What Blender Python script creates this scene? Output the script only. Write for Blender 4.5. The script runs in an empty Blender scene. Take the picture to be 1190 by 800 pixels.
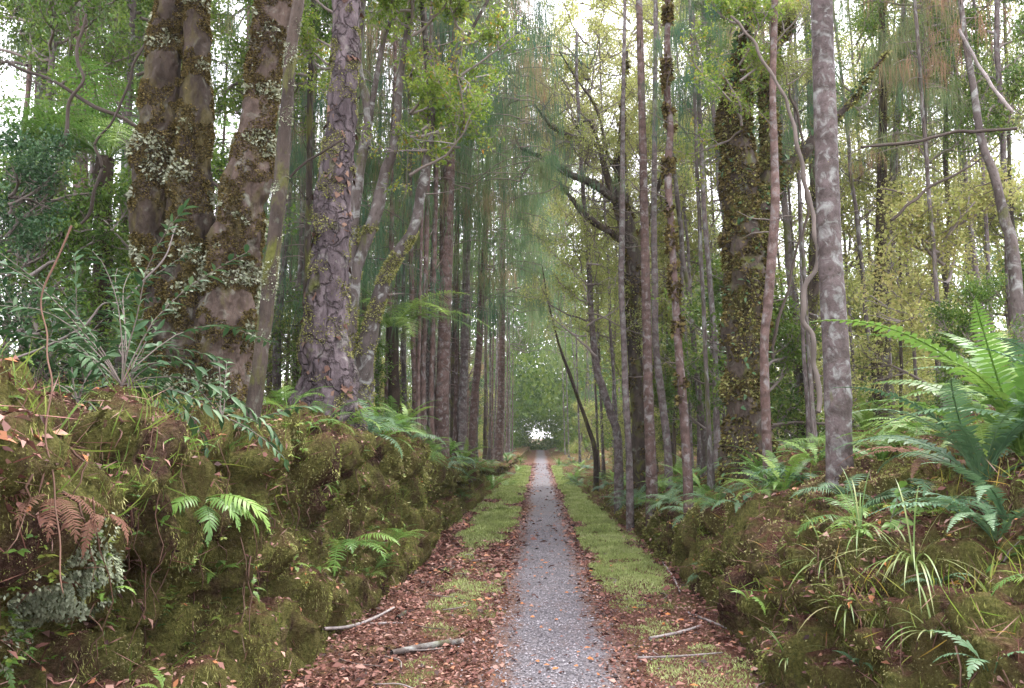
import bpy, math, random
import numpy as np
from mathutils import Vector, Matrix, Euler
from mathutils.bvhtree import BVHTree

# ------------------------------------------------------------ camera, sky, sun, exposure
SC = bpy.context.scene
COL = SC.collection
F = 925.0                                   # focal length in photo pixels (photo 1190 x 800)
PITCH = math.atan(108 / F)
YAW = math.atan((32 / F) / (math.cos(PITCH) + (108 / F) * math.sin(PITCH)))
CAMZ = 1.6
cam = bpy.data.cameras.new('camera'); camo = bpy.data.objects.new('camera', cam); COL.objects.link(camo)
cam.sensor_width = 36; cam.lens = 36 * F / 1190; cam.clip_end = 2000; cam.clip_start = 0.05
camo.location = (0, 0, CAMZ); camo.rotation_euler = (math.pi / 2 + PITCH, 0, YAW)
SC.camera = camo
CR = Euler((math.pi / 2 + PITCH, 0, YAW)).to_matrix()

W = bpy.data.worlds.new('World'); SC.world = W; W.use_nodes = True
wn = W.node_tree; bg = wn.nodes['Background']
sky = wn.nodes.new('ShaderNodeTexSky'); sky.sky_type = 'NISHITA'; sky.sun_disc = False
SUN_EL, SUN_AZ = math.radians(62), math.radians(35)      # high sun behind an even cloud layer
sky.sun_elevation = SUN_EL; sky.sun_rotation = SUN_AZ; sky.air_density = 1.0; sky.dust_density = 4.0
mixc = wn.nodes.new('ShaderNodeMix'); mixc.data_type = 'RGBA'; mixc.inputs[0].default_value = 0.78
wn.links.new(sky.outputs[0], mixc.inputs[6]); mixc.inputs[7].default_value = (9.4, 9.15, 9.7, 1)   # cloud layer
wn.links.new(mixc.outputs[2], bg.inputs[0]); bg.inputs[1].default_value = 0.15
sl = bpy.data.lights.new('sun', 'SUN'); slo = bpy.data.objects.new('sun', sl); COL.objects.link(slo)
sl.energy = 1.5; sl.angle = math.radians(12); sl.color = (1, 0.97, 0.92)
sd = Vector((math.sin(SUN_AZ) * math.cos(SUN_EL), math.cos(SUN_AZ) * math.cos(SUN_EL), math.sin(SUN_EL)))
slo.rotation_euler = sd.to_track_quat('Z', 'Y').to_euler()
SC.view_settings.view_transform = 'Standard'; SC.view_settings.look = 'None'
SC.view_settings.exposure = 1.92; SC.view_settings.gamma = 1
SC.render.engine = 'CYCLES'
SC.cycles.max_bounces = 7; SC.cycles.diffuse_bounces = 4; SC.cycles.transmission_bounces = 5
SC.cycles.glossy_bounces = 2; SC.cycles.transparent_max_bounces = 4
SC.cycles.use_denoising = True; SC.cycles.caustics_reflective = False; SC.cycles.caustics_refractive = False

rng = np.random.default_rng(7)
R_ = random.Random(5)


def ray(px, py):
    return (CR @ Vector(((px - 595) / F, -(py - 400) / F, -1))).normalized()


def at(px, py, Y):
    d = ray(px, py); t = Y / d.y
    return np.array((d.x * t, Y, CAMZ + d.z * t))


# ------------------------------------------------------------ numpy noise
def _h(i, j, k, s):
    n = (i * 374761393 + j * 668265263 + k * 2147483647 + s * 974711) & 0xFFFFFFFF
    n = ((n ^ (n >> 13)) * 1274126177) & 0xFFFFFFFF
    n = (n ^ (n >> 16)) & 0xFFFFFF
    return n / float(0xFFFFFF)


def vnoise(P, s=0):
    P = np.asarray(P, float); I = np.floor(P).astype(np.int64); f = P - I; f = f * f * (3 - 2 * f)
    r = 0
    for a in (0, 1):
        for b in (0, 1):
            for c in (0, 1):
                w = (f[:, 0] if a else 1 - f[:, 0]) * (f[:, 1] if b else 1 - f[:, 1]) * (f[:, 2] if c else 1 - f[:, 2])
                r = r + w * _h(I[:, 0] + a, I[:, 1] + b, I[:, 2] + c, s)
    return r * 2 - 1


def fbm(P, oct=4, s=0, g=0.5):
    r = 0; a = 1; n = 0; P = np.asarray(P, float)
    for o in range(oct):
        r = r + a * vnoise(P * (2.03 ** o) + 17.3 * o, s + o); n += a; a *= g
    return r / n


# ------------------------------------------------------------ mesh builder
class MB:
    def __init__(s): s.V = []; s.Q = []; s.T = []; s.R = []; s.n = 0

    def add(s, V, Q=None, T=None, R=0.5):
        V = np.asarray(V, float).reshape(-1, 3)
        s.V.append(V)
        if Q is not None and len(Q): s.Q.append(np.asarray(Q, np.int64).reshape(-1, 4) + s.n)
        if T is not None and len(T): s.T.append(np.asarray(T, np.int64).reshape(-1, 3) + s.n)
        s.R.append(np.broadcast_to(np.asarray(R, float), (len(V),)).copy()); s.n += len(V)

    def arrays(s):
        V = np.concatenate(s.V) if s.V else np.zeros((0, 3))
        Q = np.concatenate(s.Q) if s.Q else np.zeros((0, 4), np.int64)
        T = np.concatenate(s.T) if s.T else np.zeros((0, 3), np.int64)
        R = np.concatenate(s.R) if s.R else np.zeros(0)
        return V, Q, T, R

    def addmb(s, m, M=None, dr=0.0):
        V, Q, T, R = m if isinstance(m, tuple) else m.arrays()
        if M is not None:
            A = np.array(M); V = V @ A[:3, :3].T + A[:3, 3]
        s.add(V, Q, T, np.clip(R + dr, 0, 1))

    def mesh(s, name, mat, smooth=False, origin=(0, 0, 0)):
        V, Q, T, R = s.arrays(); V = V - np.asarray(origin, float)
        me = bpy.data.meshes.new(name)
        me.vertices.add(len(V)); me.vertices.foreach_set('co', V.astype(np.float32).ravel())
        nl = Q.size + T.size
        me.loops.add(nl); me.loops.foreach_set('vertex_index', np.concatenate([Q.ravel(), T.ravel()]).astype(np.int32))
        ls = np.concatenate([np.arange(len(Q)) * 4, Q.size + np.arange(len(T)) * 3]).astype(np.int32)
        me.polygons.add(len(ls)); me.polygons.foreach_set('loop_start', ls)
        if smooth: me.polygons.foreach_set('use_smooth', np.ones(len(ls), bool))
        me.update(calc_edges=True)
        a = me.attributes.new('rnd', 'FLOAT', 'POINT'); a.data.foreach_set('value', R.astype(np.float32))
        if mat: me.materials.append(mat)
        return me

    def build(s, name, mat, parent=None, smooth=False, origin=(0, 0, 0)):
        return link(name, s.mesh(name, mat, smooth, origin), parent)


def link(name, me, parent=None, loc=None):
    o = bpy.data.objects.new(name, me); COL.objects.link(o)
    if parent is not None: o.parent = parent
    if loc is not None: o.location = loc
    return o


def tag(o, label=None, cat=None, group=None, kind=None):
    if label: o['label'] = label
    if cat: o['category'] = cat
    if group: o['group'] = group
    if kind: o['kind'] = kind
    return o


def empty(name, loc, rz=0, label=None, cat=None, group=None):
    o = bpy.data.objects.new(name, None); COL.objects.link(o); o.location = loc; o.rotation_euler = (0, 0, rz)
    o.empty_display_size = 0.1
    return tag(o, label, cat, group)


def nrm(a):
    return a / np.maximum(np.linalg.norm(a, axis=-1, keepdims=True), 1e-9)


def leaves(mb, C, D, N, L, Wd, R, fold=0.15, droop=0.0):
    """one bent rhombus-like leaf per row"""
    C = np.asarray(C, float); n = len(C)
    if n == 0: return
    L = np.broadcast_to(L, (n,))[:, None]; Wd = np.broadcast_to(Wd, (n,))[:, None]; R = np.broadcast_to(R, (n,))
    D = nrm(D); S = nrm(np.cross(D, N)); U = np.cross(S, D)
    v0 = C; v1 = C + D * L * .45 + S * Wd * .5 + U * Wd * fold; v2 = C + D * L - U * L * droop; v3 = C + D * L * .45 - S * Wd * .5 + U * Wd * fold
    V = np.stack([v0, v1, v2, v3], 1).reshape(-1, 3)
    mb.add(V, Q=np.arange(4 * n).reshape(n, 4), R=np.repeat(R, 4))


def bigleaves(mb, C, D, N, L, Wd, R, fold=0.18, droop=0.25):
    """leaf with midrib: base, two side pairs, tip"""
    C = np.asarray(C, float); n = len(C)
    if n == 0: return
    L = np.broadcast_to(L, (n,))[:, None]; Wd = np.broadcast_to(Wd, (n,))[:, None]; R = np.broadcast_to(R, (n,))
    D = nrm(D); S = nrm(np.cross(D, N)); U = np.cross(S, D)
    def p(t, w, f): return C + D * L * t + S * Wd * w + U * (Wd * f - L * droop * t * t)
    V = np.stack([p(0, 0, 0), p(.3, .42, fold), p(.62, .4, fold), p(1, 0, 0), p(.62, -.4, fold), p(.3, -.42, fold), p(.3, 0, 0), p(.62, 0, 0)], 1).reshape(-1, 3)
    b = (np.arange(n) * 8)[:, None]
    Q = np.concatenate([b + np.array([[6, 1, 2, 7]]), b + np.array([[6, 7, 4, 5]])])
    T = np.concatenate([b + np.array([[0, 1, 6]]), b + np.array([[0, 6, 5]]), b + np.array([[7, 2, 3]]), b + np.array([[7, 3, 4]])])
    mb.add(V, Q=Q, T=T, R=np.repeat(R, 8))


def smooth_path(P, Rr, sub=6):
    P = np.asarray(P, float); Rr = np.asarray(Rr, float)
    if len(P) < 3:
        t = np.linspace(0, 1, sub + 1)[:, None]
        return P[0] * (1 - t) + P[-1] * t, Rr[0] * (1 - t[:, 0]) + Rr[-1] * t[:, 0]
    X = np.c_[P, Rr]; X = np.vstack([2 * X[0] - X[1], X, 2 * X[-1] - X[-2]])
    out = []
    for i in range(1, len(X) - 2):
        for j in range(sub):
            t = j / sub; a, b, c, d = X[i - 1], X[i], X[i + 1], X[i + 2]
            out.append(.5 * (2 * b + (c - a) * t + (2 * a - 5 * b + 4 * c - d) * t * t + (-a + 3 * b - 3 * c + d) * t ** 3))
    out.append(X[-2]); out = np.array(out)
    return out[:, :3], np.maximum(out[:, 3], .001)


def tube(mb, P, Rr, n=8, R=.5, disp=0.0, dfreq=6.0, seed=0, zs=0.45, cap=True):
    P = np.asarray(P, float); Rr = np.broadcast_to(Rr, (len(P),)).astype(float)
    T = nrm(np.gradient(P, axis=0)); ref = np.array((0, 0, 1.)) if abs(T[0, 2]) < .8 else np.array((1., 0, 0))
    A = nrm(np.cross(T, ref)); B = np.cross(T, A)
    th = np.arange(n) / n * 2 * math.pi
    dirs = A[:, None] * np.cos(th)[None, :, None] + B[:, None] * np.sin(th)[None, :, None]
    r = Rr[:, None] * np.ones(n)[None]
    if disp:
        Q0 = (P[:, None] + dirs * Rr[:, None, None]).reshape(-1, 3) * np.array((1, 1, zs)) * dfreq
        r = r * (1 + disp * fbm(Q0, 4, seed).reshape(r.shape) * 1.6)
    V = (P[:, None] + dirs * r[:, :, None]).reshape(-1, 3); m = len(P)
    i = np.arange(m - 1)[:, None] * n; j = np.arange(n)[None]; j2 = (j + 1) % n
    Q = np.stack([i + j, i + j2, i + n + j2, i + n + j], -1).reshape(-1, 4)
    Tt = None
    if cap:
        V = np.vstack([V, P[-1] + T[-1] * Rr[-1] * .4]); k = len(V) - 1; o = (m - 1) * n
        Tt = np.array([[o + a, o + (a + 1) % n, k] for a in range(n)])
    mb.add(V, Q, Tt, R)
    return V[:m * n].reshape(m, n, 3), dirs


# ------------------------------------------------------------ materials
class NT:
    def __init__(s, name):
        s.m = bpy.data.materials.new(name); s.m.use_nodes = True; s.t = s.m.node_tree; s.t.nodes.clear()
        s.out = s.n('ShaderNodeOutputMaterial')
    def n(s, ty, **k):
        o = s.t.nodes.new(ty)
        for a, b in k.items(): setattr(o, a, b)
        return o
    def l(s, a, b): s.t.links.new(a, b)
    def noise(s, co, scale, detail=5, rough=.6, stretch=None, dist=0):
        if stretch:
            mp = s.n('ShaderNodeMapping'); mp.inputs['Scale'].default_value = stretch; s.l(co, mp.inputs[0]); co = mp.outputs[0]
        t = s.n('ShaderNodeTexNoise'); t.inputs['Scale'].default_value = scale; t.inputs['Detail'].default_value = detail
        t.inputs['Roughness'].default_value = rough; t.inputs['Distortion'].default_value = dist; s.l(co, t.inputs['Vector']); return t.outputs[0]
    def vor(s, co, scale, feature='F1', stretch=None):
        if stretch:
            mp = s.n('ShaderNodeMapping'); mp.inputs['Scale'].default_value = stretch; s.l(co, mp.inputs[0]); co = mp.outputs[0]
        t = s.n('ShaderNodeTexVoronoi'); t.feature = feature; t.inputs['Scale'].default_value = scale; s.l(co, t.inputs['Vector']); return t
    def ramp(s, fac, stops, interp='LINEAR'):
        r = s.n('ShaderNodeValToRGB'); r.color_ramp.interpolation = interp; e = r.color_ramp.elements
        while len(e) < len(stops): e.new(.5)
        for i, (p, c) in enumerate(stops):
            e[i].position = p; e[i].color = (*c, 1) if isinstance(c, tuple) else (c, c, c, 1)
        s.l(fac, r.inputs[0]); return r.outputs[0]
    def mix(s, f, a, b, mode='MIX'):
        m = s.n('ShaderNodeMix', data_type='RGBA', blend_type=mode)
        for sock, v in ((m.inputs[0], f), (m.inputs[6], a), (m.inputs[7], b)):
            if isinstance(v, (int, float)): sock.default_value = v
            elif isinstance(v, tuple): sock.default_value = (*v, 1)
            else: s.l(v, sock)
        return m.outputs[2]
    def math(s, op, a, b=0.0):
        m = s.n('ShaderNodeMath', operation=op)
        for sock, v in zip(m.inputs, (a, b)):
            if isinstance(v, (int, float)): sock.default_value = v
            else: s.l(v, sock)
        return m.outputs[0]
    def bump(s, h, strength, dist=.02, nrm=None):
        b = s.n('ShaderNodeBump'); b.inputs['Strength'].default_value = strength; b.inputs['Distance'].default_value = dist * 1.8
        s.l(h, b.inputs['Height'])
        if nrm is not None: s.l(nrm, b.inputs['Normal'])
        return b.outputs[0]
    def pri(s, col, rough=.8, nrm=None, spec=.3):
        p = s.n('ShaderNodeBsdfPrincipled'); p.inputs['Specular IOR Level'].default_value = spec
        if isinstance(col, tuple): p.inputs['Base Color'].default_value = (*col, 1)
        else: s.l(col, p.inputs['Base Color'])
        if isinstance(rough, (int, float)): p.inputs['Roughness'].default_value = rough
        else: s.l(rough, p.inputs['Roughness'])
        if nrm is not None: s.l(nrm, p.inputs['Normal'])
        return p
    def fin(s, sh): s.l(sh, s.out.inputs[0]); return s.m


def leafmat(name, cols, trans=.3, rough=.5, objvar=.25, spec=.25, hs=0.0):
    t = NT(name)
    a = t.n('ShaderNodeAttribute', attribute_name='rnd'); oi = t.n('ShaderNodeObjectInfo')
    v = t.math('ADD', t.math('MULTIPLY', a.outputs['Fac'], 1 - objvar), t.math('MULTIPLY', oi.outputs['Random'], objvar))
    c = t.ramp(v, [(i / (len(cols) - 1), k) for i, k in enumerate(cols)])
    g = t.n('ShaderNodeNewGeometry')
    nz = t.noise(g.outputs['Position'], 2.2, 3)
    c = t.mix(1.0, c, t.ramp(nz, [(.25, .68), (.75, 1.3)]), 'MULTIPLY')
    p = t.pri(c, rough, spec=spec)
    if trans:
        tr = t.n('ShaderNodeBsdfTranslucent'); t.l(c, tr.inputs[0]); ms = t.n('ShaderNodeMixShader'); ms.inputs[0].default_value = trans
        t.l(p.outputs[0], ms.inputs[1]); t.l(tr.outputs[0], ms.inputs[2]); return t.fin(ms.outputs[0])
    return t.fin(p.outputs[0])


def barkmat(name, c1, c2, lich=(.33, .35, .30), la=.5, moss=(.09, .10, .02), ma=.3, dark=(.03, .022, .016), ring=0.0, bump=.7, sc=9, zst=.35, plates=False):
    t = NT(name); tc = t.n('ShaderNodeTexCoord'); oi = t.n('ShaderNodeObjectInfo')
    off = t.n('ShaderNodeVectorMath', operation='MULTIPLY_ADD'); off.inputs[1].default_value = (1, 1, 1)
    t.l(tc.outputs['Object'], off.inputs[0])
    cmb = t.n('ShaderNodeCombineXYZ'); t.l(t.math('MULTIPLY', oi.outputs['Random'], 37.0), cmb.inputs[2]); t.l(cmb.outputs[0], off.inputs[2])
    co = off.outputs[0]
    n1 = t.noise(co, sc, 6, .65, (1, 1, zst), .4)
    c = t.mix(t.ramp(n1, [(.35, 0.0), (.65, 1.0)]), c1, c2)
    n5 = t.noise(co, 1.3, 3, .5, (1, 1, .6)); c = t.mix(1.0, c, t.ramp(n5, [(.25, .6), (.75, 1.35)]), 'MULTIPLY')
    c = t.mix(1.0, c, t.ramp(oi.outputs['Random'], [(0, .75), (1, 1.2)]), 'MULTIPLY')
    n2 = t.noise(co, sc * 2.6, 5, .7, (1, 1, .7)); c = t.mix(t.ramp(n2, [(.3, .75), (.45, 0.0)]), c, dark)
    n3 = t.noise(co, sc * .75, 5, .62, (1, 1, .9), .8)
    c = t.mix(t.ramp(n3, [(.64 - .22 * la, 0.0), (.80 - .22 * la, min(1, .3 + la))]), c, t.mix(t.noise(co, 40, 3), tuple(x * .6 for x in lich), tuple(min(1, x * 1.4) for x in lich)))
    n4 = t.noise(co, sc * .45, 6, .65, (1, 1, .5), .5)
    mz = t.mix(t.noise(co, 60, 4), tuple(x * .45 for x in moss), tuple(min(1, x * 1.7) for x in moss))
    c = t.mix(t.ramp(n4, [(.70 - .4 * ma, 0.0), (.80 - .4 * ma, 1.0)]), c, mz)
    h = t.math('ADD', n1, t.math('MULTIPLY', n2, .5))
    if plates:
        wob = t.n('ShaderNodeVectorMath', operation='MULTIPLY_ADD'); wob.inputs[1].default_value = (.35, .35, .35); nt = t.n('ShaderNodeTexNoise'); nt.inputs['Scale'].default_value = 5; nt.inputs['Detail'].default_value = 5; t.l(co, nt.inputs[0]); t.l(nt.outputs[1], wob.inputs[0]); t.l(co, wob.inputs[2]); vv = t.vor(wob.outputs[0], 6, 'DISTANCE_TO_EDGE', (1, 1, .5)); e = t.ramp(vv.outputs[0], [(0.0, 0.0), (.09, 1.0)])
        c = t.mix(t.ramp(vv.outputs[0], [(0, .6), (.03, 0.0)]), c, dark); h = t.math('ADD', h, e)
    if ring:
        w = t.n('ShaderNodeTexWave'); w.bands_direction = 'Z'; w.inputs['Scale'].default_value = ring; w.inputs['Distortion'].default_value = 6; w.inputs['Detail'].default_value = 3; t.l(co, w.inputs[0])
        c = t.mix(t.ramp(w.outputs[1], [(.0, .35), (.3, 0.0)]), c, dark); h = t.math('ADD', h, t.math('MULTIPLY', w.outputs[1], .5))
    return t.fin(t.pri(c, .85, t.bump(h, bump, .02), .2).outputs[0])


M = {}
M['bark_moss'] = barkmat('bark_moss', (.022, .016, .011), (.062, .045, .034), lich=(.17, .18, .14), la=.35, moss=(.055, .045, .017), ma=.5, bump=1.0)
M['bark_pink'] = barkmat('bark_pink', (.035, .024, .018), (.105, .076, .06), lich=(.2, .21, .165), la=.38, moss=(.06, .05, .02), ma=.4, bump=.9)
M['bark_flake'] = barkmat('bark_flake', (.055, .042, .045), (.15, .12, .125), lich=(.36, .36, .30), la=.3, moss=(.10, .11, .03), ma=.24, plates=True, bump=1.0)
M['bark_pale'] = barkmat('bark_pale', (.085, .066, .062), (.175, .14, .135), lich=(.25, .255, .24), la=.65, moss=(.09, .10, .04), ma=.14, ring=1.3, bump=.5, sc=14, zst=.9)
M['bark_red'] = barkmat('bark_red', (.085, .052, .043), (.165, .112, .098), lich=(.25, .24, .23), la=.55, moss=(.09, .10, .03), ma=.08, ring=1.6, bump=.5, sc=14, zst=.7)
M['bark_dark'] = barkmat('bark_dark', (.03, .023, .018), (.085, .065, .052), lich=(.2, .22, .17), la=.35, moss=(.08, .085, .02), ma=.45, bump=1.0)
M['bark_grey'] = barkmat('bark_grey', (.065, .052, .045), (.15, .125, .115), lich=(.30, .31, .29), la=.55, moss=(.08, .085, .03), ma=.3, bump=.6)
M['bark_fern'] = barkmat('bark_fern', (.018, .012, .009), (.05, .035, .025), la=.1, ma=.1, bump=1.0)
M['deadwood'] = barkmat('deadwood', (.24, .20, .19), (.42, .37, .36), la=.5, ma=.12, bump=.6, sc=16)
M['weep'] = leafmat('weep', [(.03, .085, .06), (.055, .13, .08), (.10, .18, .08), (.17, .22, .09), (.30, .20, .12), (.34, .16, .10)], .5, .55, .42)
M['leaf_green'] = leafmat('leaf_green', [(.035, .08, .018), (.07, .14, .028), (.12, .20, .035), (.19, .27, .05), (.27, .29, .06)], .4, .4, .25)
M['leaf_lime'] = leafmat('leaf_lime', [(.07, .14, .02), (.13, .22, .03), (.20, .29, .045), (.29, .36, .07), (.42, .24, .05)], .5, .4, .1)
M['leaf_yellow'] = leafmat('leaf_yellow', [(.14, .20, .045), (.25, .30, .08), (.37, .40, .12), (.47, .46, .17), (.48, .39, .16)], .45, .5, .3)
M['leaf_dark'] = leafmat('leaf_dark', [(.018, .05, .02), (.035, .085, .032), (.065, .13, .05), (.12, .19, .09)], .2, .5, .2, .3)
M['fern'] = leafmat('fern', [(.045, .10, .025), (.09, .19, .035), (.17, .29, .055), (.29, .39, .08)], .35, .45, .55, .4)
M['fern_blue'] = leafmat('fern_blue', [(.035, .085, .045), (.065, .14, .07), (.11, .20, .09), (.18, .27, .15)], .25, .5, .5, .35)
M['fern_dead'] = leafmat('fern_dead', [(.07, .028, .02), (.13, .055, .035), (.19, .10, .065), (.24, .15, .10)], .15, .8, .3)
M['grass'] = leafmat('grass', [(.06, .12, .025), (.12, .20, .04), (.19, .26, .07), (.30, .27, .12)], .35, .45, .3, .4)
M['moss'] = leafmat('moss', [(.07, .085, .024), (.175, .19, .05), (.30, .305, .095), (.43, .42, .19), (.32, .22, .14)], .25, .9, 0, .05)
M['moss_dark'] = leafmat('moss_dark', [(.03, .024, .010), (.075, .058, .022), (.13, .105, .035), (.19, .15, .06), (.12, .075, .04)], .15, .9, 0, .05)
M['moss_bright'] = leafmat('moss_bright', [(.16, .20, .07), (.27, .33, .11), (.38, .44, .18), (.45, .46, .25)], .3, .9, 0, .05)
M['lichen'] = leafmat('lichen', [(.09, .10, .05), (.20, .22, .13), (.34, .37, .26), (.45, .47, .36)], .15, .9, 0, .05)
M['liverwort'] = leafmat('liverwort', [(.06, .075, .04), (.13, .155, .09), (.22, .25, .16), (.30, .33, .23)], .15, .7, 0, .2)
M['litter'] = leafmat('litter', [(.03, .015, .013), (.10, .040, .032), (.19, .078, .060), (.28, .135, .105), (.38, .24, .195), (.42, .15, .045)], .1, .65, 0, .3)
M['vine'] = leafmat('vine', [(.03, .022, .018), (.09, .07, .055)], 0, .8, .6)
M['root'] = leafmat('root', [(.05, .025, .018), (.12, .065, .045), (.22, .14, .10)], 0, .85, .2)
M['twig'] = leafmat('twig', [(.06, .045, .04), (.18, .15, .13), (.30, .26, .25)], 0, .85, .4)

# ground: litter-strewn soil
t = NT('ground'); g = t.n('ShaderNodeNewGeometry'); co = g.outputs['Position']
n1 = t.noise(co, 55, 6, .7); n2 = t.noise(co, 1.8, 4, .6); v = t.vor(co, 38)
c = t.ramp(n1, [(.28, (.025, .014, .011)), (.48, (.10, .045, .03)), (.6, (.17, .085, .055)), (.78, (.26, .17, .12))])
c = t.mix(t.ramp(n2, [(.52, 0.0), (.7, .65)]), c, t.mix(t.noise(co, 70, 3), (.06, .075, .015), (.17, .19, .05)))
M['ground'] = t.fin(t.pri(c, .9, t.bump(t.math('ADD', n1, v.outputs[0]), .8, .02), .15).outputs[0])
# gravel path
t = NT('gravel'); g = t.n('ShaderNodeNewGeometry'); co = g.outputs['Position']
v = t.vor(co, 62); n1 = t.noise(co, 130, 3, .7); n2 = t.noise(co, 2.0, 4, .6)
c = t.mix(1.0, t.ramp(v.outputs['Color'], [(.1, (.07, .064, .073)), (.5, (.132, .122, .136)), (.9, (.22, .205, .225))]), t.ramp(n1, [(.3, .6), (.7, 1.25)]), 'MULTIPLY')
c = t.mix(t.ramp(n2, [(.48, 0.0), (.75, .45)]), c, (.16, .10, .085))
c = t.mix(t.ramp(v.outputs[0], [(.35, 0.0), (.8, .6)]), c, (.05, .04, .045))
at_ = t.n('ShaderNodeAttribute', attribute_name='rnd'); nb_ = t.noise(co, 4.5, 6, .7)
ed = t.math('ADD', at_.outputs['Fac'], t.math('MULTIPLY', t.math('SUBTRACT', nb_, .5), 1.1))
c = t.mix(t.ramp(ed, [(.55, 0.0), (.85, 1.0)]), c, t.ramp(t.noise(co, 60, 5, .7), [(.3, (.03, .018, .014)), (.5, (.10, .05, .036)), (.75, (.22, .14, .10))]))
M['gravel'] = t.fin(t.pri(c, .75, t.bump(v.outputs[0], -.9, .012), .35).outputs[0])
M['stone'] = leafmat('stone', [(.055, .05, .057), (.11, .102, .115), (.18, .168, .184), (.30, .28, .30)], 0, .75, 0, .3)
# banks: soil, roots, moss, litter on top
t = NT('bank'); g = t.n('ShaderNodeNewGeometry'); co = g.outputs['Position']
n1 = t.noise(co, 45, 6, .72); n2 = t.noise(co, 1.6, 5, .62, (1, 1, .55), .6); n3 = t.noise(co, 5, 5, .6, (1, 1, .4)); n4 = t.noise(co, 110, 4, .7)
soil = t.ramp(n1, [(.3, (.02, .013, .01)), (.5, (.085, .048, .033)), (.68, (.17, .105, .075)), (.8, (.25, .17, .13))])
moss = t.ramp(n1, [(.28, (.04, .045, .014)), (.5, (.16, .16, .045)), (.66, (.27, .26, .085)), (.8, (.37, .35, .15))])
moss = t.mix(t.ramp(n3, [(.4, 0.0), (.62, .7)]), moss, t.ramp(n4, [(.3, (.05, .035, .015)), (.7, (.16, .11, .05))]))
c = t.mix(t.ramp(n2, [(.38, 0.0), (.48, 1.0)]), soil, moss)
sep = t.n('ShaderNodeSeparateXYZ'); t.l(g.outputs['Normal'], sep.inputs[0])
lit = t.ramp(n1, [(.3, (.04, .018, .013)), (.5, (.13, .06, .04)), (.7, (.24, .14, .10))])
c = t.mix(t.math('MULTIPLY', t.ramp(sep.outputs[2], [(.62, 0.0), (.86, 1.0)]), t.ramp(n3, [(.35, .2), (.6, 1.0)])), c, lit)
M['bank'] = t.fin(t.pri(c, .95, t.bump(t.math('ADD', n1, n4), 1.0, .03), .08).outputs[0])


# ------------------------------------------------------------ terrain
HL = (np.array([0, 2.5, 3.6, 4.8, 6, 8.5, 10.5, 12, 15, 20, 30, 60, 200]), np.array([1.75, 1.75, 1.66, 1.50, 1.60, 1.62, 1.45, 1.25, 1.05, .85, .6, .45, .4]))
HR = (np.array([0, 4, 7, 9.5, 12, 15, 20, 30, 60, 200]), np.array([1.0, 1.08, 1.15, 1.05, .92, .7, .5, .35, .3, .3]))
PL = (np.array([-.35, 0, .05, .12, .2, .22, .17, .10, .10, .22, .5, 1.1, 2.0]), np.array([-.15, 0, .16, .33, .46, .58, .72, .84, .93, 1.0, 1.04, 1.10, 1.15]))
PR = (np.array([-.35, 0, .06, .13, .2, .3, .45, .7, 1.05, 1.6, 2.2]), np.array([-.15, 0, .2, .4, .56, .7, .8, .93, 1.1, 1.2, 1.26]))


def lipH(side, y): return np.interp(y, *(HL if side < 0 else HR))


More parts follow.
